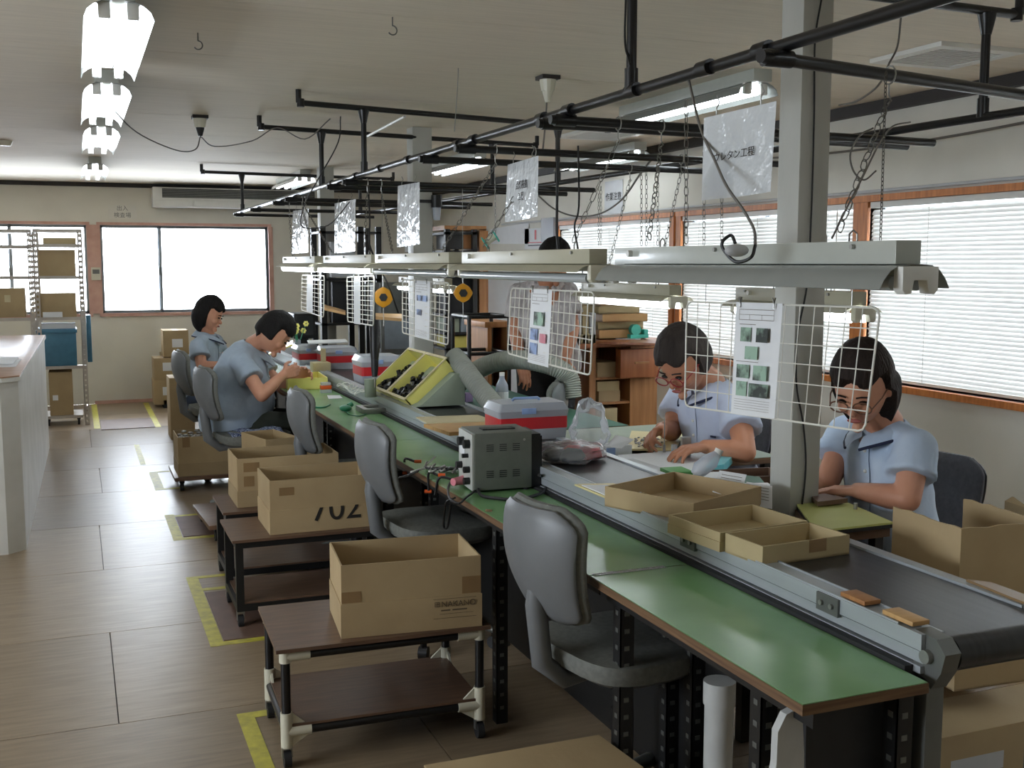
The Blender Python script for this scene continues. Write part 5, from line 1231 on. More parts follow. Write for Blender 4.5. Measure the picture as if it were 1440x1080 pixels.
for i in range(6):
    c = P(483 + i * 5, 541 + i * 2.2, z=ZB + .004); MB_ = MB().tube([c + Vector((.04 * math.cos(a), .04 * math.sin(a), .012 * math.sin(2 * a + i))) for a in [j * PI / 5 for j in range(10)]], .003, 5, closed=True)
    labelled(MB_, 'wire_coil', 'small pale wire coil, %s of six lying left of the yellow bins' % ['farthest', 'second farthest', 'third farthest', 'third nearest', 'second nearest', 'nearest'][i], 'wire', 'white_plastic', 'wire coils on the conveyor')
# crinkled clear bag of red parts beside the toolbox
def crumple(c, rx_, ry_, rz_, seed, n=26, m=16, amp=.28, tip=0):
    b = MB(); i0 = 0; b.ball((0, 0, 0), 1, n, m)
    for i, v in enumerate(b.v):
        v = Vector(v); q = 1 + amp * noise.noise(v * 2.1 + Vector((seed, 0, 0))) + amp * .5 * abs(noise.noise(v * 5 + Vector((0, seed, 0))))
        v = v * q; z = max(v.z, -.72)
        if tip: z += tip * max(0, v.z) ** 2
        b.v[i] = (c[0] + v.x * rx_, c[1] + v.y * ry_, c[2] + (z + .72) * rz_)
    return b
pb_ = thing('parts_bag', 'crinkled clear bag of red and black parts beside the nearest toolbox', 'plastic bag', P(800, 650, z=ZB))
c = P(800, 648, z=ZB + .002)
for k, (dx, dy, mt) in enumerate([(-.05, .02, 'black_parts'), (.03, .03, 'red_plastic'), (.08, -.01, 'red_plastic'), (.0, -.03, 'dark_machine')]):
    crumple((c.x + dx, c.y + dy, c.z + .004), .05, .04, .028, k * 3, 12, 8).build('bagged_part', mt, pb_, smooth=True)
crumple((c.x, c.y, c.z), .145, .10, .042, 5.5).build('clear_film', 'film_dense', pb_, smooth=True)
c = P(838, 628, z=ZB + .002)
labelled(crumple((c.x, c.y + .05, c.z), .075, .07, .085, 2.2, tip=.35), 'plastic_bag', 'upright crumpled clear bag right of the nearest toolbox', 'plastic bag', 'film_dense', smooth=True)
# ================================================================== RIGHT-HAND DESKS
ZD = .775
rd = [(2.86, 3.62, 1.93, 2.25, 'narrow desk strip before the column, carrying small white boxes'), (3.64, 4.6, 1.93, 2.62, 'desk where the woman with red glasses works'), (4.62, 6.9, 1.93, 2.45, 'desk beyond the red toolbox, covered by a green mat'), (6.92, 9.2, 1.93, 2.45, 'farthest desk on the window side of the conveyor')]
for (y0, y1, x0, x1, lb) in rd:
    t = thing('side_desk', lb, 'desk', ((x0 + x1) / 2, (y0 + y1) / 2, 0), 'desks on the window side')
    MB().box((x0, y0, ZD - .025), (x1, y1, ZD - .002)).build('tabletop', 'ply_edge', t); MB().box((x0 + .003, y0 + .003, ZD - .002), (x1 - .003, y1 - .003, ZD)).build('top_sheet', 'grey_green' if y0 < 4 else 'green_mat', t)
    for lx, ly in ((x0 + .02, y0 + .02), (x1 - .06, y0 + .02), (x0 + .02, y1 - .06), (x1 - .06, y1 - .06)):
        MB().box((lx, ly, 0), (lx + .035, ly + .035, ZD - .025)).build('leg', 'black_steel', t)
# yellow-green work board in front of the near woman
wb = thing('work_board', 'yellow-green work board on a brown support in front of the near woman', 'board', P(1200, 740, z=.78))
q = [(1148, 749), (1256, 737), (1187, 707), (1120, 711)]
MB().prism([P(*p, z=.80) for p in q], (0, 0, .006)).build('board', 'board_ygreen', wb)
MB().prism([P(*p, z=.80) + Vector((0, 0, -.001)) for p in q], (0, 0, -.010)).build('dark_backing', 'dark_machine', wb)
MB().prism([P(*p, z=.80) + Vector((0, .012, -.0115)) for p in q], (0, 0, -.028)).build('support', 'brown_board', wb)
p = P(1203, 716, z=.808); MB().cyl(p, p + Vector((0, 0, .018)), .006, n=10).build('locating_pin', 'steel', wb)
for lx, ly in ((2.0, 2.62), (2.19, 2.56)): MB().box((lx, ly, 0), (lx + .03, ly + .03, .7605)).build('leg', 'black_steel', wb)
labelled(MB().prism([P(*p, z=.812) for p in [(1150, 712), (1192, 707), (1160, 700), (1140, 703)]], (0, 0, .014)), 'brown_pad', 'brown pad under the hands of the near woman', 'pad', 'brown_board')
# boxes and papers
slab('paper_stack', 'large stack of white forms on the desk beyond the cardboard trays', 'papers', [(888, 662), (975, 672), (1018, 656), (926, 640), (868, 644)], .012, 'paper', ZD + .002)
labelled(MB().prism([P(*p, z=ZD + .015) for p in [(855, 650), (935, 676), (958, 668), (890, 646)]], (0, 0, .004)), 'paper_sheet', 'grey-white sheet sliding off the stack of forms', 'paper', 'paper_grey')
slab('white_board', 'white board in front of the woman with red glasses', 'board', [(915, 642), (1000, 652), (1022, 640), (930, 632)], .010, 'paper', ZD + .003)
mb_ = thing('parts_board', 'yellow wood board with tiny silver parts before the woman with red glasses', 'board', P(920, 620, z=ZD))
MB().prism([P(*p, z=ZD + .015) for p in [(880, 634), (950, 634), (962, 612), (888, 608)]], (0, 0, .008)).build('board', 'board_cream', mb_)
MB().prism([P(*p, z=ZD + .003) for p in [(880, 635), (950, 635), (962, 613), (888, 609)]], (0, 0, .0115)).build('dark_base', 'dark_machine', mb_)
p = MB()
for i in range(70): c = P(893 + rnd.random() * 38, 615 + rnd.random() * 14, z=ZD + .026); p.ball(c, (.007, .005, .003), 6, 4)
tag(p.build('silver_parts', 'steel'), 'scatter of tiny silver parts on the yellow wood board', 'parts', kind='stuff')
p = P(934, 636, z=ZD + .02); labelled(MB().cyl(p, p + Vector((0, 0, .03)), .006, n=8).cyl(p + Vector((0, 0, .03)), p + Vector((0, 0, .14)), .0022, n=6), 'standing_rod', 'thin upright metal rod on the yellow wood board', 'rod', 'steel')
p = P(959, 643, z=ZD + .015); labelled(MB().obox(p, (.036, -.008, 0), (.01, .03, 0), (0, 0, .078)), 'metal_block', 'upright silver metal block before the woman with red glasses', 'metal block', 'steel', bevel=.002)
p = P(948, 635, z=ZD + .026); labelled(MB().cyl(p, p + Vector((0, 0, .028)), .012, n=14), 'clear_vial', 'little clear vial beside the silver block', 'vial', 'clear_plastic', smooth=True)
bb = thing('label_box', 'small white box with a blue printed end beside the clear bag', 'box', P(873, 640, z=ZD))
p = P(853, 642, z=ZD + .001); MB().obox(p, (.115, 0, 0), (0, .09, 0), (0, 0, .04)).build('body', 'paper', bb, bevel=.0015); MB().obox(p + Vector((-.0008, 0, .004)), (.04, 0, 0), (0, -.0008, 0), (0, 0, .03)).build('blue_print', 'blue_label', bb)
slab('folded_sheet', 'folded white sheet standing open behind the small blue-ended box', 'paper', [P(852, 628, z=.81), P(874, 631, z=.82), P(892, 618, z=.86), P(866, 612, z=.85)], .0012, 'paper')
def carton(label, px, w, l, h, mt='paper', z=ZD + .002, rz=0, name='small_box', group=None):
    p = P(*px, z=z); ux = Vector((math.cos(rz), math.sin(rz), 0)); uy = Vector((-ux.y, ux.x, 0)); return labelled(MB().obox(p, ux * w, uy * l, (0, 0, h)), name, label, 'box', mt, group, bevel=.0015)
carton('small white box nearest the green box on the desk strip', (995, 690), .075, .10, .045, rz=-.25)
carton('small white box beside the column on the desk strip', (1048, 708), .10, .085, .05, rz=-.3)
carton('white box lying in front of the milky bottle', (970, 688), .075, .07, .03, rz=-.2)
carton('small green box lying beside the stack of forms', (944, 676), .085, .10, .030, 'green_box', rz=-.1)
nt = [[(1012, 662), (1050, 668), (1040, 702), (1002, 692)], [(1050, 678), (1086, 684), (1086, 716), (1050, 708)]]
for i, q in enumerate(nt):
    ds_ = [3.52, 3.46, 3.40, 3.46] if i == 0 else [3.40, 3.36, 3.32, 3.36]
    t = thing('note_card', ['handwritten white note leaning on the small white box', 'handwritten white note beside the foot of the column'][i], 'note', P(*q[0], d=3.45), 'handwritten notes')
    cc_ = [P(*a_, d=b_) for a_, b_ in zip(q, ds_)]; MB().prism(cc_, (.0, .001, .0012)).build('card', 'paper', t)
    for j in range(6):
        u = .14 + j * .13; n_ = (CAM - cc_[0]).normalized() * .0025; l0, l1 = lerp(cc_[0], cc_[3], u), lerp(cc_[1], cc_[2], u)
        MB().tube([lerp(l0, l1, .12) + n_, lerp(l0, l1, .12 + .75 * (1 if j < 5 else .5)) + n_], .0007, 4).build('written_line', 'print_grey', t)
bo = thing('squeeze_bottle', 'milky squeeze bottle lying tilted over the white boxes', 'bottle', P(995, 655, z=.8))
MB().tube([P(977, 668, d=3.62), P(984, 660, d=3.62), P(1000, 648, d=3.62), P(1009, 638, d=3.62)], [.016, .028, .028, .014], 14).build('body', 'frost_plastic', bo, smooth=True)
MB().tube([P(1008, 640, d=3.62), P(1012, 632, d=3.62)], .014, 12).build('cap', 'white_plastic', bo, smooth=True)
labelled(MB().prism([P(*a_, z=ZD + .004) for a_ in [(992, 668), (1018, 664), (1030, 652), (1005, 652)]], (0, 0, .03)), 'blue_tray', 'small bright blue tray behind the milky bottle', 'tray', 'cyan_plastic', bevel=.002)
open_box('shallow_box', 'shallow brown box with green sheet beside the column', 'box', P(1022, 686, z=ZD + .012), (1, -.15, 0), (.15, 1, 0), .23, .15, .034, material='brown_board')
slab('green_sheet', 'green sheet with yellow edge in the shallow brown box', 'sheet', [(1030, 680), (1078, 684), (1068, 672), (1034, 668)], .004, 'green_mat', ZD + .045)
# things on the far desks
for i, (px, py, w, l, h, mt, lb) in enumerate([(596, 556, .16, .12, .02, 'paper', 'white papers on the desk beyond the yellow bins'), (668, 586, .2, .14, .015, 'paper', 'white papers on the green mat before the hose'), (700, 575, .09, .05, .05, 'paper', 'crumpled white card on the green mat'), (655, 566, .05, .05, .05, 'lilac', 'small lilac container on the far desk')]):
    carton(lb, (px, py), w, l, h, mt, rz=.3, name=['paper_pile', 'paper_pile', 'white_card', 'lilac_container'][i])
pt_ = thing('water_bottle', 'clear plastic drink bottle standing before the standing worker', 'bottle', P(706, 576, z=ZD))
p = P(706, 583, z=ZD + .001)
rs = [[(p.x + r * math.cos(a), p.y + r * math.sin(a), p.z + z) for a in [k * PI / 8 for k in range(16)]] for z, r in ((0, .028), (.01, .033), (.06, .033), (.065, .030), (.12, .033), (.155, .030), (.185, .014), (.20, .013))]
MB().loft(rs).build('body', 'clear_plastic', pt_, smooth=True); MB().cyl((p.x, p.y, p.z + .2005), (p.x, p.y, p.z + .218), .014, n=14).build('cap', 'white_plastic', pt_)
MB().cyl((p.x, p.y, p.z + .07), (p.x, p.y, p.z + .12), .0335, n=16, cap=False).build('label', 'paper', pt_)
# corrugated hoses
def hose(pts, r, label):
    pts = crom(pts, 20); rr = [r * (1 + (.06 if i % 2 else -.05)) for i in range(len(pts))]
    return tag(MB().tube(pts, rr, 18).build('duct_hose', 'hose_grey', smooth=True), label, 'hose', 'corrugated duct hoses')
hose([P(637, 500, d=5.75), P(648, 512, d=5.7), P(668, 538, d=5.6), P(690, 565, d=5.5), P(712, 592, d=5.4), P(716, 606, d=5.4)], .050, 'grey corrugated hose running diagonally down behind the board')
hose([P(640, 545, d=6.2), P(652, 535, d=6.2), P(672, 520, d=6.1), P(700, 509, d=6.0), P(735, 506, d=5.9), P(775, 514, d=5.8), P(800, 530, d=5.8), P(805, 560, d=5.8)], .050, 'grey corrugated hose arching past the standing worker')
# ================================================================== LARGE CARTONS RIGHT OF THE BELT
zt_ = .885
A, B, C_ = P(1256, 712, z=zt_), P(1352, 744, z=zt_), P(1470, 733, z=zt_)
D_ = C_ + (A - B) * 1.1
gc = thing('cardboard_box', 'large open brown carton with ragged flaps right of the belt', 'cardboard box', ((A + C_) / 2).xy.to_3d(), 'large cartons right of the belt')
for k, (p, q, dz) in enumerate(((A, B, 0), (B, C_, 0), (C_, D_, .0), (D_, A, -.1))):
    dn = (q - p).normalized(); nn = Vector((0, 0, 1)).cross(dn) * .006; pts = []
    n_ = 9
    for i in range(n_ + 1): w_ = lerp(p, q, i / n_); w_.z = zt_ + dz + .006 * noise.noise(w_ * 25); pts.append(w_)
    MB().prism([Vector((p.x, p.y, .46))] + pts + [Vector((q.x, q.y, .46))], nn).build('side_panel', 'cardboard', gc)
MB().prism([Vector((v.x, v.y, .46)) for v in (A, B, C_, D_)], (0, 0, .005)).build('bottom', 'cardboard', gc)
p0, q0 = P(1415, 705, y=2.62), P(1450, 716, y=2.52)
g2 = thing('cardboard_box', 'second large carton showing one raised flap at the right edge', 'cardboard box', (p0.x + .3, p0.y, 0), 'large cartons right of the belt')
MB().prism([(p0.x, p0.y, .0), (p0.x, p0.y, p0.z - .0), (p0.x + .02, p0.y - .01, p0.z + .015), (q0.x, q0.y, q0.z), (p0.x + .45, p0.y - .12, q0.z - .02), (p0.x + .45, p0.y - .12, 0)], (0, .006, 0)).build('side_panel', 'cardboard', g2)
MB().prism([(p0.x, p0.y, .0), (p0.x, p0.y, p0.z - .15), (p0.x, p0.y + .35, p0.z - .15), (p0.x, p0.y + .35, 0)], (.006, 0, 0)).build('side_panel', 'cardboard', g2)
ug = thing('equipment_cart', 'black low cart under the belt end carrying a brown carton', 'cart', (2.15, 2.15, 0))
MB().box((1.75, 1.85, .10), (2.6, 2.45, .125)).build('deck', 'dark_machine', ug)
for lx, ly in ((1.8, 1.9), (2.55, 1.9), (1.8, 2.4), (2.55, 2.4)): MB().cyl((lx - .012, ly, .035), (lx + .012, ly, .035), .035).box((lx - .02, ly - .02, .06), (lx + .02, ly + .02, .10)).build('caster', 'black_rubber', ug)
uc = thing('cardboard_box', 'closed brown carton with pale tape stored under the belt end', 'cardboard box', (2.1, 2.15, .125))
MB().box((1.80, 1.98, .126), (2.5, 2.42, .40)).build('body', 'cardboard', uc, bevel=.004); MB().box((1.95, 1.979, .29), (2.12, 1.9795, .335)).build('label', 'paper_grey', uc)
MB().box((1.80, 2.17, .4001), (2.5, 2.23, .4008)).build('packing_tape', 'pack_tape', uc)
c = P(1385, 1010, z=.12)
labelled(crumple((2.0, 1.72, .001), .22, .13, .11, 8.1), 'plastic_bag', 'heap of clear plastic film on the floor under the belt end', 'plastic bag', 'film_dense', smooth=True)
t_ = P(1012, 957, d=2.78)
pv = thing('waste_pipe', 'white plastic pipe standing under the nearest green bench', 'pipe', (t_.x, t_.y, 0))
MB().cyl((t_.x, t_.y, 0), (t_.x, t_.y, t_.z - .03), .037, n=20).build('pipe_body', 'pvc_white', pv, smooth=True); MB().cyl((t_.x, t_.y, t_.z - .06), (t_.x, t_.y, t_.z), .041, n=20).build('pipe_socket', 'pvc_white', pv, smooth=True); MB().cyl((t_.x, t_.y, .12), (t_.x, t_.y, .15), .041, n=20).build('pipe_socket', 'pvc_white', pv, smooth=True)
# waste bin with clear liner under the bench
wbn = thing('waste_bin', 'grey waste bin with clear plastic liner under the green bench', 'waste bin', (1.40, 4.45, 0))
def lathe(prof, c, n=24): return MB().loft([[(c[0] + r * math.cos(a), c[1] + r * math.sin(a), c[2] + z) for a in [2 * PI * k / n for k in range(n)]] for z, r in prof], cap=False)
lathe([(0, .0), (0, .10), (.02, .11), (.36, .135), (.375, .142), (.375, .13), (.03, .10), (.03, 0)], (1.36, 4.42, 0)).build('bin_body', 'grey_steel', wbn, smooth=True)
pr_ = []
for z, r in ((.30, .140), (.34, .15), (.375, .153), (.405, .148), (.40, .135), (.33, .125)):
    pr_.append([(1.36 + (r + .006 * math.sin(k * 2.3 + z * 30)) * math.cos(2 * PI * k / 32), 4.42 + (r + .006 * math.sin(k * 2.3 + z * 30)) * math.sin(2 * PI * k / 32), z + .008 * math.sin(k * 1.1)) for k in range(32)])
MB().loft(pr_, cap=False).build('liner', 'film_dense', wbn, smooth=True)
# ================================================================== BACKGROUND, WINDOW SIDE
def bxp(x0, y0, x1, y1, Y, dep):
    """box whose front face, on the plane y=Y, spans two photo corners"""
    a, b = P(x0, y0, y=Y), P(x1, y1, y=Y); zlo, zhi = min(a.z, b.z), max(a.z, b.z)
    return (min(a.x, b.x), Y, zlo), (max(a.x, b.x), Y + dep, zhi)
def pbox(name, label, cat, px, Y, dep, mt, group=None, bevel=0, floor=False, parent=None):
    a, b = bxp(*px, Y, dep); a = (a[0], a[1], 0.001 if floor else a[2]); o = MB().box(a, b).build(name, mt, parent, bevel=bevel)
    return tag(o, label, cat, group) if cat else o
# wooden cabinet with cartons
cbn = thing('wood_cabinet', 'wooden cabinet with a red-brown drawer under the stack of wood trays', 'cabinet', (3.3, 6.4, 0))
Yc = 6.2; z1 = P(860, 482, y=Yc).z; x0 = P(836, 500, y=Yc).x; xm = P(888, 560, y=Yc).x; x1 = P(926, 560, y=Yc).x
MB().box((x0, Yc + .02, z1 - .03), (x1, Yc + .5, z1)).build('top', 'wood_red', cbn, bevel=.003)
MB().box((xm, Yc + .02, 0), (x1, Yc + .5, z1 - .03)).build('side_panel', 'wood_mid', cbn)
MB().box((x0, Yc + .02, 0), (x0 + .02, Yc + .5, z1 - .03)).build('side_panel', 'wood_mid', cbn)
MB().box((x0 + .02, Yc + .48, 0), (xm, Yc + .5, z1 - .03)).build('back_panel', 'wood_mid', cbn)
for py in (531, 566, 600): z = P(860, py, y=Yc).z; MB().box((x0 + .02, Yc + .03, z - .015), (xm, Yc + .48, z)).build('shelf', 'wood_mid', cbn)
a, b = bxp(873, 492, 926, 530, Yc - .05, .07); dr = MB().box(a, b).build('drawer', 'wood_red', cbn, bevel=.003); MB().box((a[0] + .1, a[1] - .012, (a[2] + b[2]) / 2), (a[0] + .2, a[1], (a[2] + b[2]) / 2 + .012)).build('handle', 'wood_mid', dr)
for i, (px, mt) in enumerate([((840, 510, 871, 530), 'cardboard'), ((840, 537, 871, 549), 'cardboard_light'), ((842, 550, 872, 565), 'cardboard'), ((840, 575, 868, 599), 'cardboard_light')]):
    pbox('carton', ['brown carton on the top shelf of the wooden cabinet', 'pale shallow carton on the middle cabinet shelf, uppermost', 'brown carton on the middle cabinet shelf, lowermost', 'pale carton on the bottom shelf of the wooden cabinet'][i], 'box', px, Yc + .05, .3, mt, 'cartons in the wooden cabinet', .002)
slab('desk_board', 'brown board lying on the wooden cabinet', 'board', [(838, 483), (925, 486), (930, 478), (850, 474)], .014, 'wood_red', z1 + .001)
slab('white_paper', 'white paper under the teal tape dispenser', 'paper', [(862, 477), (900, 478), (905, 473), (868, 472)], .006, 'paper', z1 + .016)
td2 = thing('tape_dispenser', 'teal tape dispenser on the white paper', 'tape dispenser', P(895, 475, z=z1 + .02))
p = P(887, 476, z=z1 + .023); MB().obox(p, (.13, 0, 0), (0, .05, 0), (0, 0, .025)).build('base', 'teal_plastic', td2, bevel=.004); MB().cyl(p + Vector((.04, 0, .055)), p + Vector((.04, .04, .055)), .035, n=18).build('tape_roll', 'teal_plastic', td2); MB().obox(p + Vector((.10, 0, .025)), (.025, 0, 0), (0, .05, 0), (0, 0, .03)).build('cutter', 'teal_plastic', td2)
# stack of wood/cardboard trays on the cabinet
zz = z1 + .017
tr = [(842, 908, .000, .060, 'topless bottom tray'), (842, 909, .09, .05, 'second tray from the bottom'), (845, 906, -.06, .05, 'third tray from the bottom'), (840, 901, .10, .05, 'fourth tray from the bottom'), (846, 903, .02, .055, 'second tray from the top'), (849, 897, .14, .05, 'tilted top tray')]
for i, (a_, b_, rz, h, lb) in enumerate(tr):
    xa, xb = P(a_, 450, y=6.28).x, P(b_, 450, y=6.28).x
    open_box('wood_tray', '%s of the tan stack on the wooden cabinet' % lb, 'tray', (xa, 6.27 + .02 * math.sin(i * 2), zz), (math.cos(rz), math.sin(rz), 0), (-math.sin(rz), math.cos(rz), 0), xb - xa, .30, h, material='cardboard_light' if i % 2 else 'wood_light', th=.008, group='stack of tan trays'); zz += h + .001
# binders and boxes left of the tray stack
zb_ = z1 + .001
for i, (a_, b_, t_, mt) in enumerate([(806, 818, 425, 'paper_grey'), (819, 828, 430, 'cardboard_light'), (829, 838, 440, 'paper_grey'), (806, 838, 470, 'card_cream')]):
    a, b = bxp(a_, 476, b_, t_, 6.2, .25); o = MB().box((a[0], a[1], zb_ - (.0)), b).build('file_box', mt, bevel=.002)
    tag(o, ['tall grey file box left of the tray stack', 'tan file box between two grey ones', 'shorter grey file box touching the tray stack', 'flat cream box at the foot of the file boxes'][i], 'file box', 'file boxes beside the tray stack')
    if i < 3: pass
ld = thing('low_table', 'wooden low table under the file boxes beside the cabinet', 'table', (2.85, 6.3, 0))
xa = P(800, 480, y=6.2).x; MB().box((xa, 6.17, z1 - .03), (x0 - .002, 6.62, z1)).build('top', 'wood_red', ld); MB().box((xa, 6.2, 0), (xa + .03, 6.6, z1 - .03)).build('side_panel', 'wood_mid', ld); MB().box((x0 - .035, 6.2, 0), (x0 - .005, 6.6, z1 - .03)).build('side_panel', 'wood_mid', ld)
# small wooden stand, whiteboard, pipe stand behind the hose
ws = thing('wooden_stand', 'small open wooden stand left of the standing worker', 'stand', (2.5, 7.4, 0))
a, b = bxp(682, 453, 722, 460, 7.3, .45); MB().box(a, b).build('top', 'wood_mid', ws, bevel=.003)
MB().box((a[0] + .02, 7.3, 0), (a[0] + .05, 7.75, a[2])).build('side_panel', 'wood_mid', ws); MB().box((b[0] - .05, 7.3, 0), (b[0] - .02, 7.75, a[2])).build('side_panel', 'wood_mid', ws); MB().box((a[0] + .05, 7.72, .2), (b[0] - .05, 7.74, a[2])).build('back_panel', 'wood_mid', ws)
wbd = thing('white_board', 'tall bluish-white board standing behind the standing worker', 'board', P(705, 470, y=8.6))
a, b = bxp(686, 300, 762, 520, 8.6, .03); a, b = bxp(686, 385, 760, 520, 8.6, .03); MB().box((a[0], a[1], .02), (b[0], b[1], P(700, 378, y=8.6).z)).build('panel', 'paper_grey', wbd)
MB().box((a[0] - .03, a[1] - .01, 0), (a[0], b[1] + .01, P(700, 325, y=8.6).z)).build('wood_edge', 'wood_mid', wbd)
psd = thing('pipe_stand', 'black pipe stand with shelves left of the wooden stand', 'stand', P(680, 500, y=7.0))
xs = [P(660, 500, y=7.0).x, P(716, 500, y=7.0).x]; zt2 = P(660, 444, y=7.0).z
for xx in xs:
    for yy in (7.0, 7.35): MB().cyl((xx, yy, 0), (xx, yy, zt2), .014, n=10).build('post', 'black_pipe', psd, smooth=True)
for zz_ in (zt2 - .01, P(660, 498, y=7.0).z, P(660, 520, y=7.0).z):
    for yy in (7.0, 7.35): MB().cyl((xs[0], yy, zz_), (xs[1], yy, zz_), .013, n=10).build('rail', 'black_pipe', psd, smooth=True)
    for xx in xs: MB().cyl((xx, 7.0, zz_), (xx, 7.35, zz_), .013, n=10).build('rail', 'black_pipe', psd, smooth=True)
# dark storage rack with machines, behind the second column
rk = thing('storage_rack', 'dark steel storage rack holding machines behind the second column', 'rack', (2.9, 9.0, 0))
def rack_posts(t, pxs, Y, dep, ytop, shelves, mt='black_steel', w=.04):
    zt3 = P(pxs[0], ytop, y=Y).z; xs = [P(q, 420, y=Y).x for q in pxs]
    for xx in xs:
        for yy in (Y, Y + dep - w): MB().box((xx, yy, 0), (xx + w, yy + w, zt3)).build('post', mt, t)
    for sy in shelves:
        z = P(pxs[0], sy, y=Y).z; MB().box((xs[0], Y, z - .02), (xs[-1] + w, Y + dep, z)).build('shelf', mt, t)
rack_posts(rk, (627, 665), 8.4, .5, 322, (326, 352, 386, 442, 468, 490))
for i, (px, mt, lb) in enumerate([((632, 391, 664, 440), 'dark_machine', 'large dark machine on the middle shelf of the storage rack'), ((632, 329, 650, 350), 'black_plastic', 'black box on the top shelf of the storage rack'), ((652, 330, 664, 350), 'wood_mid', 'wooden box on the top shelf of the storage rack'),
                                  ((632, 448, 646, 467), 'grey_green', 'grey-green crate on the lower shelf of the storage rack, left one'), ((648, 448, 664, 467), 'crate_grey', 'grey crate on the lower shelf of the storage rack, right one'), ((633, 473, 662, 489), 'yellow_inner', 'flat yellow crate on the bottom shelf of the storage rack'), ((634, 356, 662, 385), 'dark_machine', 'dark metal case on the second shelf of the storage rack')]):
    pbox('stored_box', lb, 'box', px, 8.45, .35, mt, 'things on the storage rack', .003)
wr = thing('wood_rack', 'brown wooden rack edge beside the storage rack', 'rack', P(680, 420, y=8.5))
a, b = bxp(674, 322, 684, 500, 8.45, .4); MB().box((a[0], a[1], 0), b).build('side_panel', 'wood_mid', wr); a, b = bxp(625, 318, 684, 325, 8.45, .4); MB().box((a[0], a[1], a[2] + .005), (b[0], b[1], b[2] + .005)).build('top_board', 'wood_mid', wr)
# tall dark racks left of the second column
fr2 = thing('tall_rack', 'tall black open rack left of the second column', 'rack', P(500, 450, y=9.6))
rack_posts(fr2, (452, 505, 530), 9.8, .45, 318, (325, 392, 455), w=.05)
for i, (px, mt, lb) in enumerate([((467, 396, 500, 454), 'dark_machine', 'dark grey panel cabinet on the tall black rack'), ((514, 400, 528, 450), 'grey_steel', 'grey box on the tall black rack beside the cable'), ((465, 340, 500, 390), 'paper_grey', 'grey sheet metal cover on the top of the tall black rack'), ((535, 340, 568, 391), 'dark_machine', 'dark case on the rack beside the second column')]):
    if i != 3: pbox('stored_box', lb, 'box', px, 9.85, .3, mt, 'things on the tall black rack', .003)
slab('shelf_board', 'pale wood board projecting beyond the farthest grids', 'board', [P(455, 436, d=8.3), P(486, 443, d=8.3), P(486, 440, d=9.0), P(455, 431, d=9.0)], .02, 'wood_light')
slab('shelf_board', 'pale wood board projecting behind the hanging screwdriver', 'board', [P(526, 449, d=7.6), P(566, 452, d=7.6), P(566, 445, d=8.4), P(526, 444, d=8.4)], .02, 'wood_light')
bcab = thing('grey_cabinet', 'dark grey cabinet between the second column and the tall rack', 'cabinet', P(560, 450, y=9.2))
a, b = bxp(535, 398, 600, 470, 9.4, .4); MB().box((a[0], a[1], 0), b).build('body', 'grey_steel', bcab, bevel=.004)
for i in range(3): MB().box((a[0] + .03, a[1] - .012, .15 + i * .32), (b[0] - .03, a[1], .42 + i * .32)).build('drawer', 'crate_grey', bcab, bevel=.003)
mo = thing('dark_monitor', 'black boxy monitor at the far end of the conveyor', 'monitor', P(428, 460, d=8.9))
a, b = bxp(413, 441, 444, 476, 8.9, .3); MB().box(a, b).build('casing', 'black_plastic', mo, bevel=.006); MB().box((a[0] + .02, a[1] - .004, a[2] + .03), (b[0] - .02, a[1], b[2] - .02)).build('screen', 'dark_machine', mo); MB().box((a[0] + .05, a[1] + .05, ZD), (b[0] - .05, a[1] + .25, a[2])).build('foot', 'black_plastic', mo)
fl = thing('flower_vase', 'small vase of yellow flowers behind the seated man', 'flowers', P(418, 480, d=8.0))
p = P(419, 478, d=8.1); MB().cyl(p + Vector((0, 0, -.16)), p + Vector((0, 0, .0)), .028, .02, 12).build('vase', 'clear_plastic', fl, smooth=True)
for i in range(7):
    q = p + Vector((rnd.uniform(-.06, .06), rnd.uniform(-.05, .05), .05 + rnd.random() * .09)); MB().tube([p - Vector((0, 0, .05)), q], .003, 5).build('flower_stem', 'green_plastic', fl); m = MB()
    for j in range(6): a = j * PI / 3; m.ball(q + Vector((.013 * math.cos(a), -.004, .013 * math.sin(a))), (.009, .005, .009), 6, 4)
    m.build('bloom', 'yellow_plastic', fl)
slab('yellow_board', 'tilted yellow board beyond the hands of the seated man', 'board', [P(377, 500, d=7.6), P(412, 486, d=7.6), P(412, 480, d=8.1), P(384, 490, d=8.1)], .01, 'yellow_plastic')
# drain trap shaped filter unit on the second column
fu = thing('air_filter', 'black air filter unit with clear bowl on the second column', 'air filter', P(614, 290, d=7.0))
p = P(614, 292, d=7.1); MB().cyl(p, p + Vector((0, 0, .08)), .035, n=14).build('body', 'black_plastic', fu, smooth=True); MB().cyl(p + Vector((0, 0, -.08)), p, .022, .028, 14).build('bowl', 'clear_plastic', fu, smooth=True); MB().obox(p + Vector((-.12, .0, .03)), (.12, 0, 0), (0, .02, 0), (0, 0, .02)).build('bracket', 'black_steel', fu)
gt = thing('green_spool', 'green spool hanging on a wire above the second lamp', 'spool', P(688, 338, d=5.2))
p, q = P(682, 342, d=5.2), P(697, 332, d=5.2); e = (q - p).normalized(); MB().cyl(p, q, .016, n=12).build('core', 'ivory_plastic', gt); 
for c in (p, q): MB().cyl(c - e * .003, c + e * .003, .032, n=16).build('flange', 'teal_plastic', gt)
chain(P(696, 245, d=5.2), P(697, 330, d=5.2), 'thin wire chain holding the green spool', r=.001, lk=.02, wd=.003, group='fine chains')
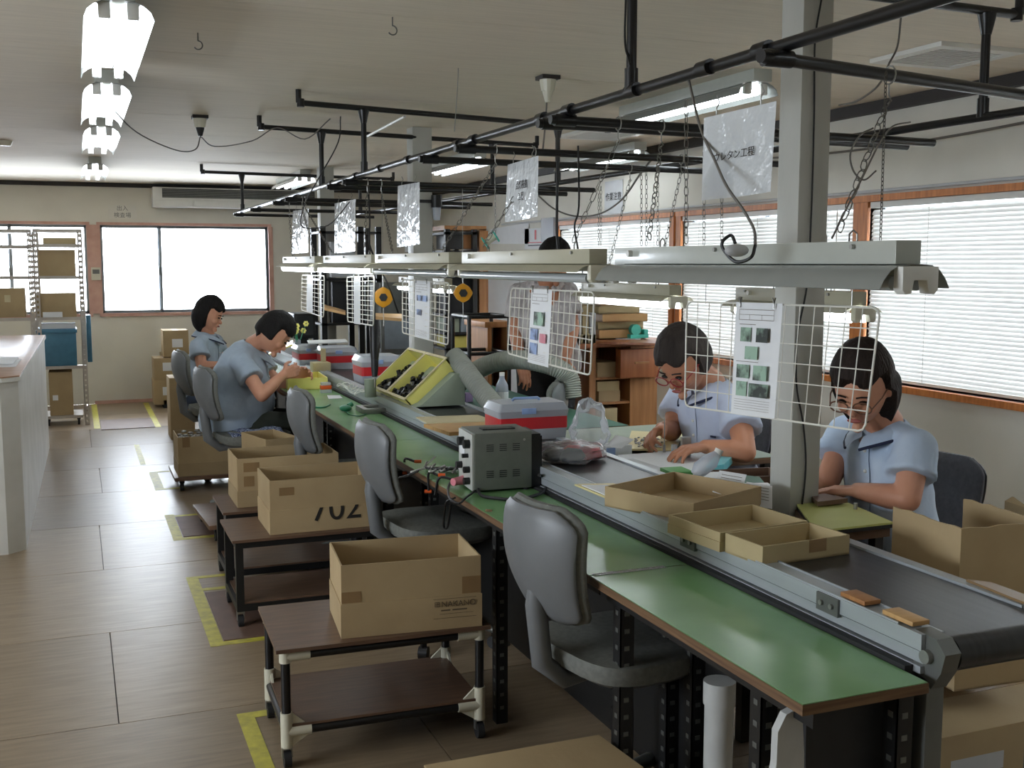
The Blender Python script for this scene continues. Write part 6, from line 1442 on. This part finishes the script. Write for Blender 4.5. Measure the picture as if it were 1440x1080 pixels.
# papers and sign on the right wall
def wallpaper(q, label, mt='paper', txt=None, size=.03, name='wall_notice', extra=None):
    c = [P(*p, x=XW - .004) for p in q]; t = thing(name, label, 'notice', c[0], 'notices on the window-side wall'); MB().prism(c, (-.002, 0, 0)).build('sheet', mt, t)
    if txt: text(txt, 'lettering', 'print_black', t, (c[0] + c[1] + c[2] + c[3]) / 4 + Vector((-.003, 0, 0)), (0, -1, 0), (0, 0, 1), size)
    return t
t = wallpaper([(738, 322), (768, 320), (768, 350), (738, 350)], 'white notice with red mark and dark rule on the wall left of the blinds')
p = P(753, 328, x=XW - .008); MB().box((p.x - .002, p.y - .02, p.z - .06), (p.x, p.y + .02, p.z + .03)).build('red_mark', 'red_plastic', t)
for py in (341, 345): p = P(753, py, x=XW - .008); MB().box((p.x - .002, p.y - .18, p.z - .004), (p.x, p.y + .18, p.z + .004)).build('print_line', 'navy' if py > 342 else 'red_plastic', t)
t = wallpaper([(690, 322), (744, 313), (744, 343), (690, 343)], 'wall board painted white for its reflection of the windows')  # plain white sheet stands in for the window reflection
wallpaper([(851, 256), (876, 252), (876, 300), (850, 300)], 'grey sheet with small print on the wall above the blinds', 'paper_grey', '作業注意', .07)
labelled(MB().obox(P(778, 340, x=XW - .05), (.04, 0, 0), (0, .28, 0), (0, 0, .22)), 'clear_holder', 'clear document holder on the wall beside the window corner', 'holder', 'frost_plastic')
# ================================================================== LEFT SIDE: COUNTER, SHELVING, STACKED CARTONS
ct = thing('counter', 'long white counter with brown top at the left edge', 'counter', (-.8, 8.1, 0))
zc = .955; cpts = [(-1.4, 6.30), (-.385, 6.30), (-.30, 6.38), (-.25, 9.9), (-1.4, 9.9)]
MB().prism([(x, y, 0) for x, y in cpts], (0, 0, zc - .03)).build('body', 'counter_white', ct)
MB().prism([(x + (.012 if x > -1 else 0), y - (.015 if y < 7 else 0), zc - .03) for x, y in cpts], (0, 0, .022)).build('edge_strip', 'counter_white', ct)
MB().prism([(x + (.010 if x > -1 else 0), y - (.012 if y < 7 else 0), zc - .008) for x, y in cpts], (0, 0, .008)).build('countertop', 'counter_top', ct, bevel=.002)
for i, q in enumerate([[(-14, 517), (22, 516), (30, 506), (-10, 506)], [(-12, 513), (18, 512), (26, 503), (-8, 503)]]):
    slab('loose_papers', ['lower white papers on the near end of the counter', 'upper bluish papers on the near end of the counter'][i], 'papers', q, .004, 'paper', zc + .001 + i * .006)
sh = thing('steel_shelving', 'slotted steel shelving unit in front of the left window', 'shelving', (-.4, 11.4, 0))
Ys = 11.2; ys2 = 11.62
def slotted(x, y, w=.042, zt=1.885):
    m = MB(); 
    for i in range(int(zt / .05)):
        z = i * .05; m.box((x, y, z), (x + w * .28, y + .003, z + .05)).box((x + w * .72, y, z), (x + w, y + .003, z + .05)).box((x + w * .28, y, z), (x + w * .72, y + .003, z + .026))
    m.box((x, y, 0), (x + .003, y + .03, zt)); return m.build('slotted_post', 'shelf_steel', sh)
px_ = [-.395, -.345, .045, -1.3]
for x in px_:
    slotted(x, Ys); slotted(x, ys2)
xr = .087
for (py, xa, xb) in ((322, -.345, xr), (343, -.345, xr), (388, -.345, xr), (446, -.345, xr), (515, -.345, xr), (323, -1.3, -.353), (345, -1.3, -.353), (388, -1.3, -.353), (446, -1.3, -.353), (515, -1.3, -.353)):
    z = P(80, py, y=Ys).z; MB().box((xa, Ys + .004, z - .03), (xb, ys2, z - .027)).box((xa, Ys + .002, z - .03), (xb, Ys + .004, z)).build('shelf', 'shelf_steel', sh)
def shbox(px, lb, mt, dep=.3, tapes=True, z=None, Y=Ys + .04):
    a, b = bxp(*px, Y, dep); o = MB().box(a, b).build('cardboard_box', mt, bevel=.002); return tag(o, lb, 'cardboard box', 'cartons on the steel shelving')
shbox((52, 351, 107, 388), 'dark brown carton on the third shelf of the steel shelving', 'cardboard')
shbox((-30, 406, 36, 446), 'brown carton with pale sticker on the left shelving bay', 'cardboard')
shbox((49, 413, 108, 446), 'wide brown carton above the blue crate', 'cardboard')
shbox((60, 334, 107, 343), 'flat grey pack on the second shelf of the steel shelving', 'cardboard_light')
a, b = bxp(6, 415, 15, 425, Ys + .035, .003); labelled(MB().box(a, b), 'sticker', 'pale round sticker on the left bay carton', 'sticker', 'card_cream')
a, b = bxp(60, 439, 88, 446, Ys - .01, .003); labelled(MB().box(a, b), 'shelf_label', 'white label on the shelf edge below the wide carton', 'label', 'paper')
bc = thing('blue_crate', 'blue plastic crate with white papers on the steel shelving', 'crate', P(80, 515, y=Ys))
a, b = bxp(52, 463, 109, 514, Ys + .02, .38); MB().box(a, b).build('body', 'blue_crate', bc, bevel=.006); MB().box((a[0] - .01, a[1] - .012, b[2] - .04), (b[0] + .01, b[1] + .012, b[2] - .01)).build('rim', 'blue_crate', bc, bevel=.004); a, b = bxp(56, 456, 106, 462, Ys + .04, .3); MB().box(a, b).build('papers', 'paper', bc)
labelled(MB().box((.092, Ys + .06, .60), (.135, Ys + .36, 1.05)), 'blue_bin', 'narrow blue bin hooked on the side of the steel shelving', 'bin', 'blue_crate', bevel=.006)
a, b = bxp(68, 524, 104, 586, Ys + .03, .4); labelled(MB().box((a[0], a[1], .10), b), 'cardboard_box', 'large carton on a dolly below the blue crate', 'cardboard box', 'cardboard', bevel=.003)
a, b = bxp(74, 556, 82, 563, Ys + .028, .001); labelled(MB().box(a, b), 'carton_label', 'small white label on the carton below the blue crate', 'label', 'paper')
dl = thing('dolly', 'grey low dolly under the carton below the blue crate', 'dolly', (-.1, Ys + .2, 0)); MB().box((-.32, Ys + .01, .07), (.03, Ys + .44, .098)).build('deck', 'shelf_steel', dl)
for lx, ly in ((-.28, Ys + .06), (-.01, Ys + .06), (-.28, Ys + .38), (-.01, Ys + .38)): MB().cyl((lx - .01, ly, .03), (lx + .01, ly, .03), .03).box((lx - .015, ly - .015, .05), (lx + .015, ly + .015, .07)).build('caster', 'black_rubber', dl)
# cartons stacked by the back wall
for i, (px, Y, lb, fl_) in enumerate([((229, 465, 266, 501), 12.2, 'topmost carton of the stack by the back wall', 0), ((216, 504, 252, 534), 12.2, 'middle carton of the stack by the back wall', 0), ((216, 535, 252, 568), 12.2, 'lowest carton of the stack by the back wall', 0), ((229, 502, 266, 534), 12.55, 'carton behind the middle one by the back wall', 0), ((238, 532, 275, 620), 9.95, 'tall plain carton standing left of the woman by the window', 1)]):
    t = thing('cardboard_box', lb, 'cardboard box', P(px[0], px[3], y=Y), 'cartons stacked by the back wall'); a, b = bxp(*px, Y, .34); MB().box((a[0], a[1], .001 if fl_ else a[2]), b).build('body', 'cardboard', t, bevel=.003)
    if not fl_: MB().box((a[0] + .09, a[1] - .0012, a[2] + .1), (a[0] + .2, a[1], a[2] + .19)).build('label', 'paper', t)
    MB().box(((a[0] + b[0]) / 2 - .03, a[1] + .001, b[2]), ((a[0] + b[0]) / 2 + .03, b[1], b[2] + .001)).build('packing_tape', 'pack_tape', t)
labelled(MB().box((.84, 12.2, 0), (1.1, 12.5, .085)), 'floor_pallet', 'dark low pallet under the stacked cartons', 'pallet', 'black_plastic')
labelled(MB().box((.86, 12.56, 0), (1.1, 12.84, .56)), 'cardboard_box', 'plain carton hidden behind the stack by the back wall', 'cardboard box', 'cardboard')
# notices on the back wall
th = thing('thermostat', 'white control panel on the pillar between the back windows', 'control panel', P(134, 385, y=YB - .03)); a, b = bxp(128, 376, 142, 394, YB - .045, .02); MB().box(a, b).build('casing', 'ivory_plastic', th, bevel=.003); a, b = bxp(130, 379, 140, 385, YB - .048, .004); MB().box(a, b).build('display', 'grey_steel', th)
nb = thing('wall_sign', 'faint white sign above the large back window', 'sign', P(172, 298, y=YB - .01)); a, b = bxp(152, 288, 192, 308, YB - .012, .01); MB().box(a, b).build('sheet', 'wall_paint', nb)
text('出入\n検査場', 'lettering', 'grey_steel', nb, Vector(((a[0] + b[0]) / 2, YB - .012, (a[2] + b[2]) / 2)), (1, 0, 0), (0, 0, 1), .06)
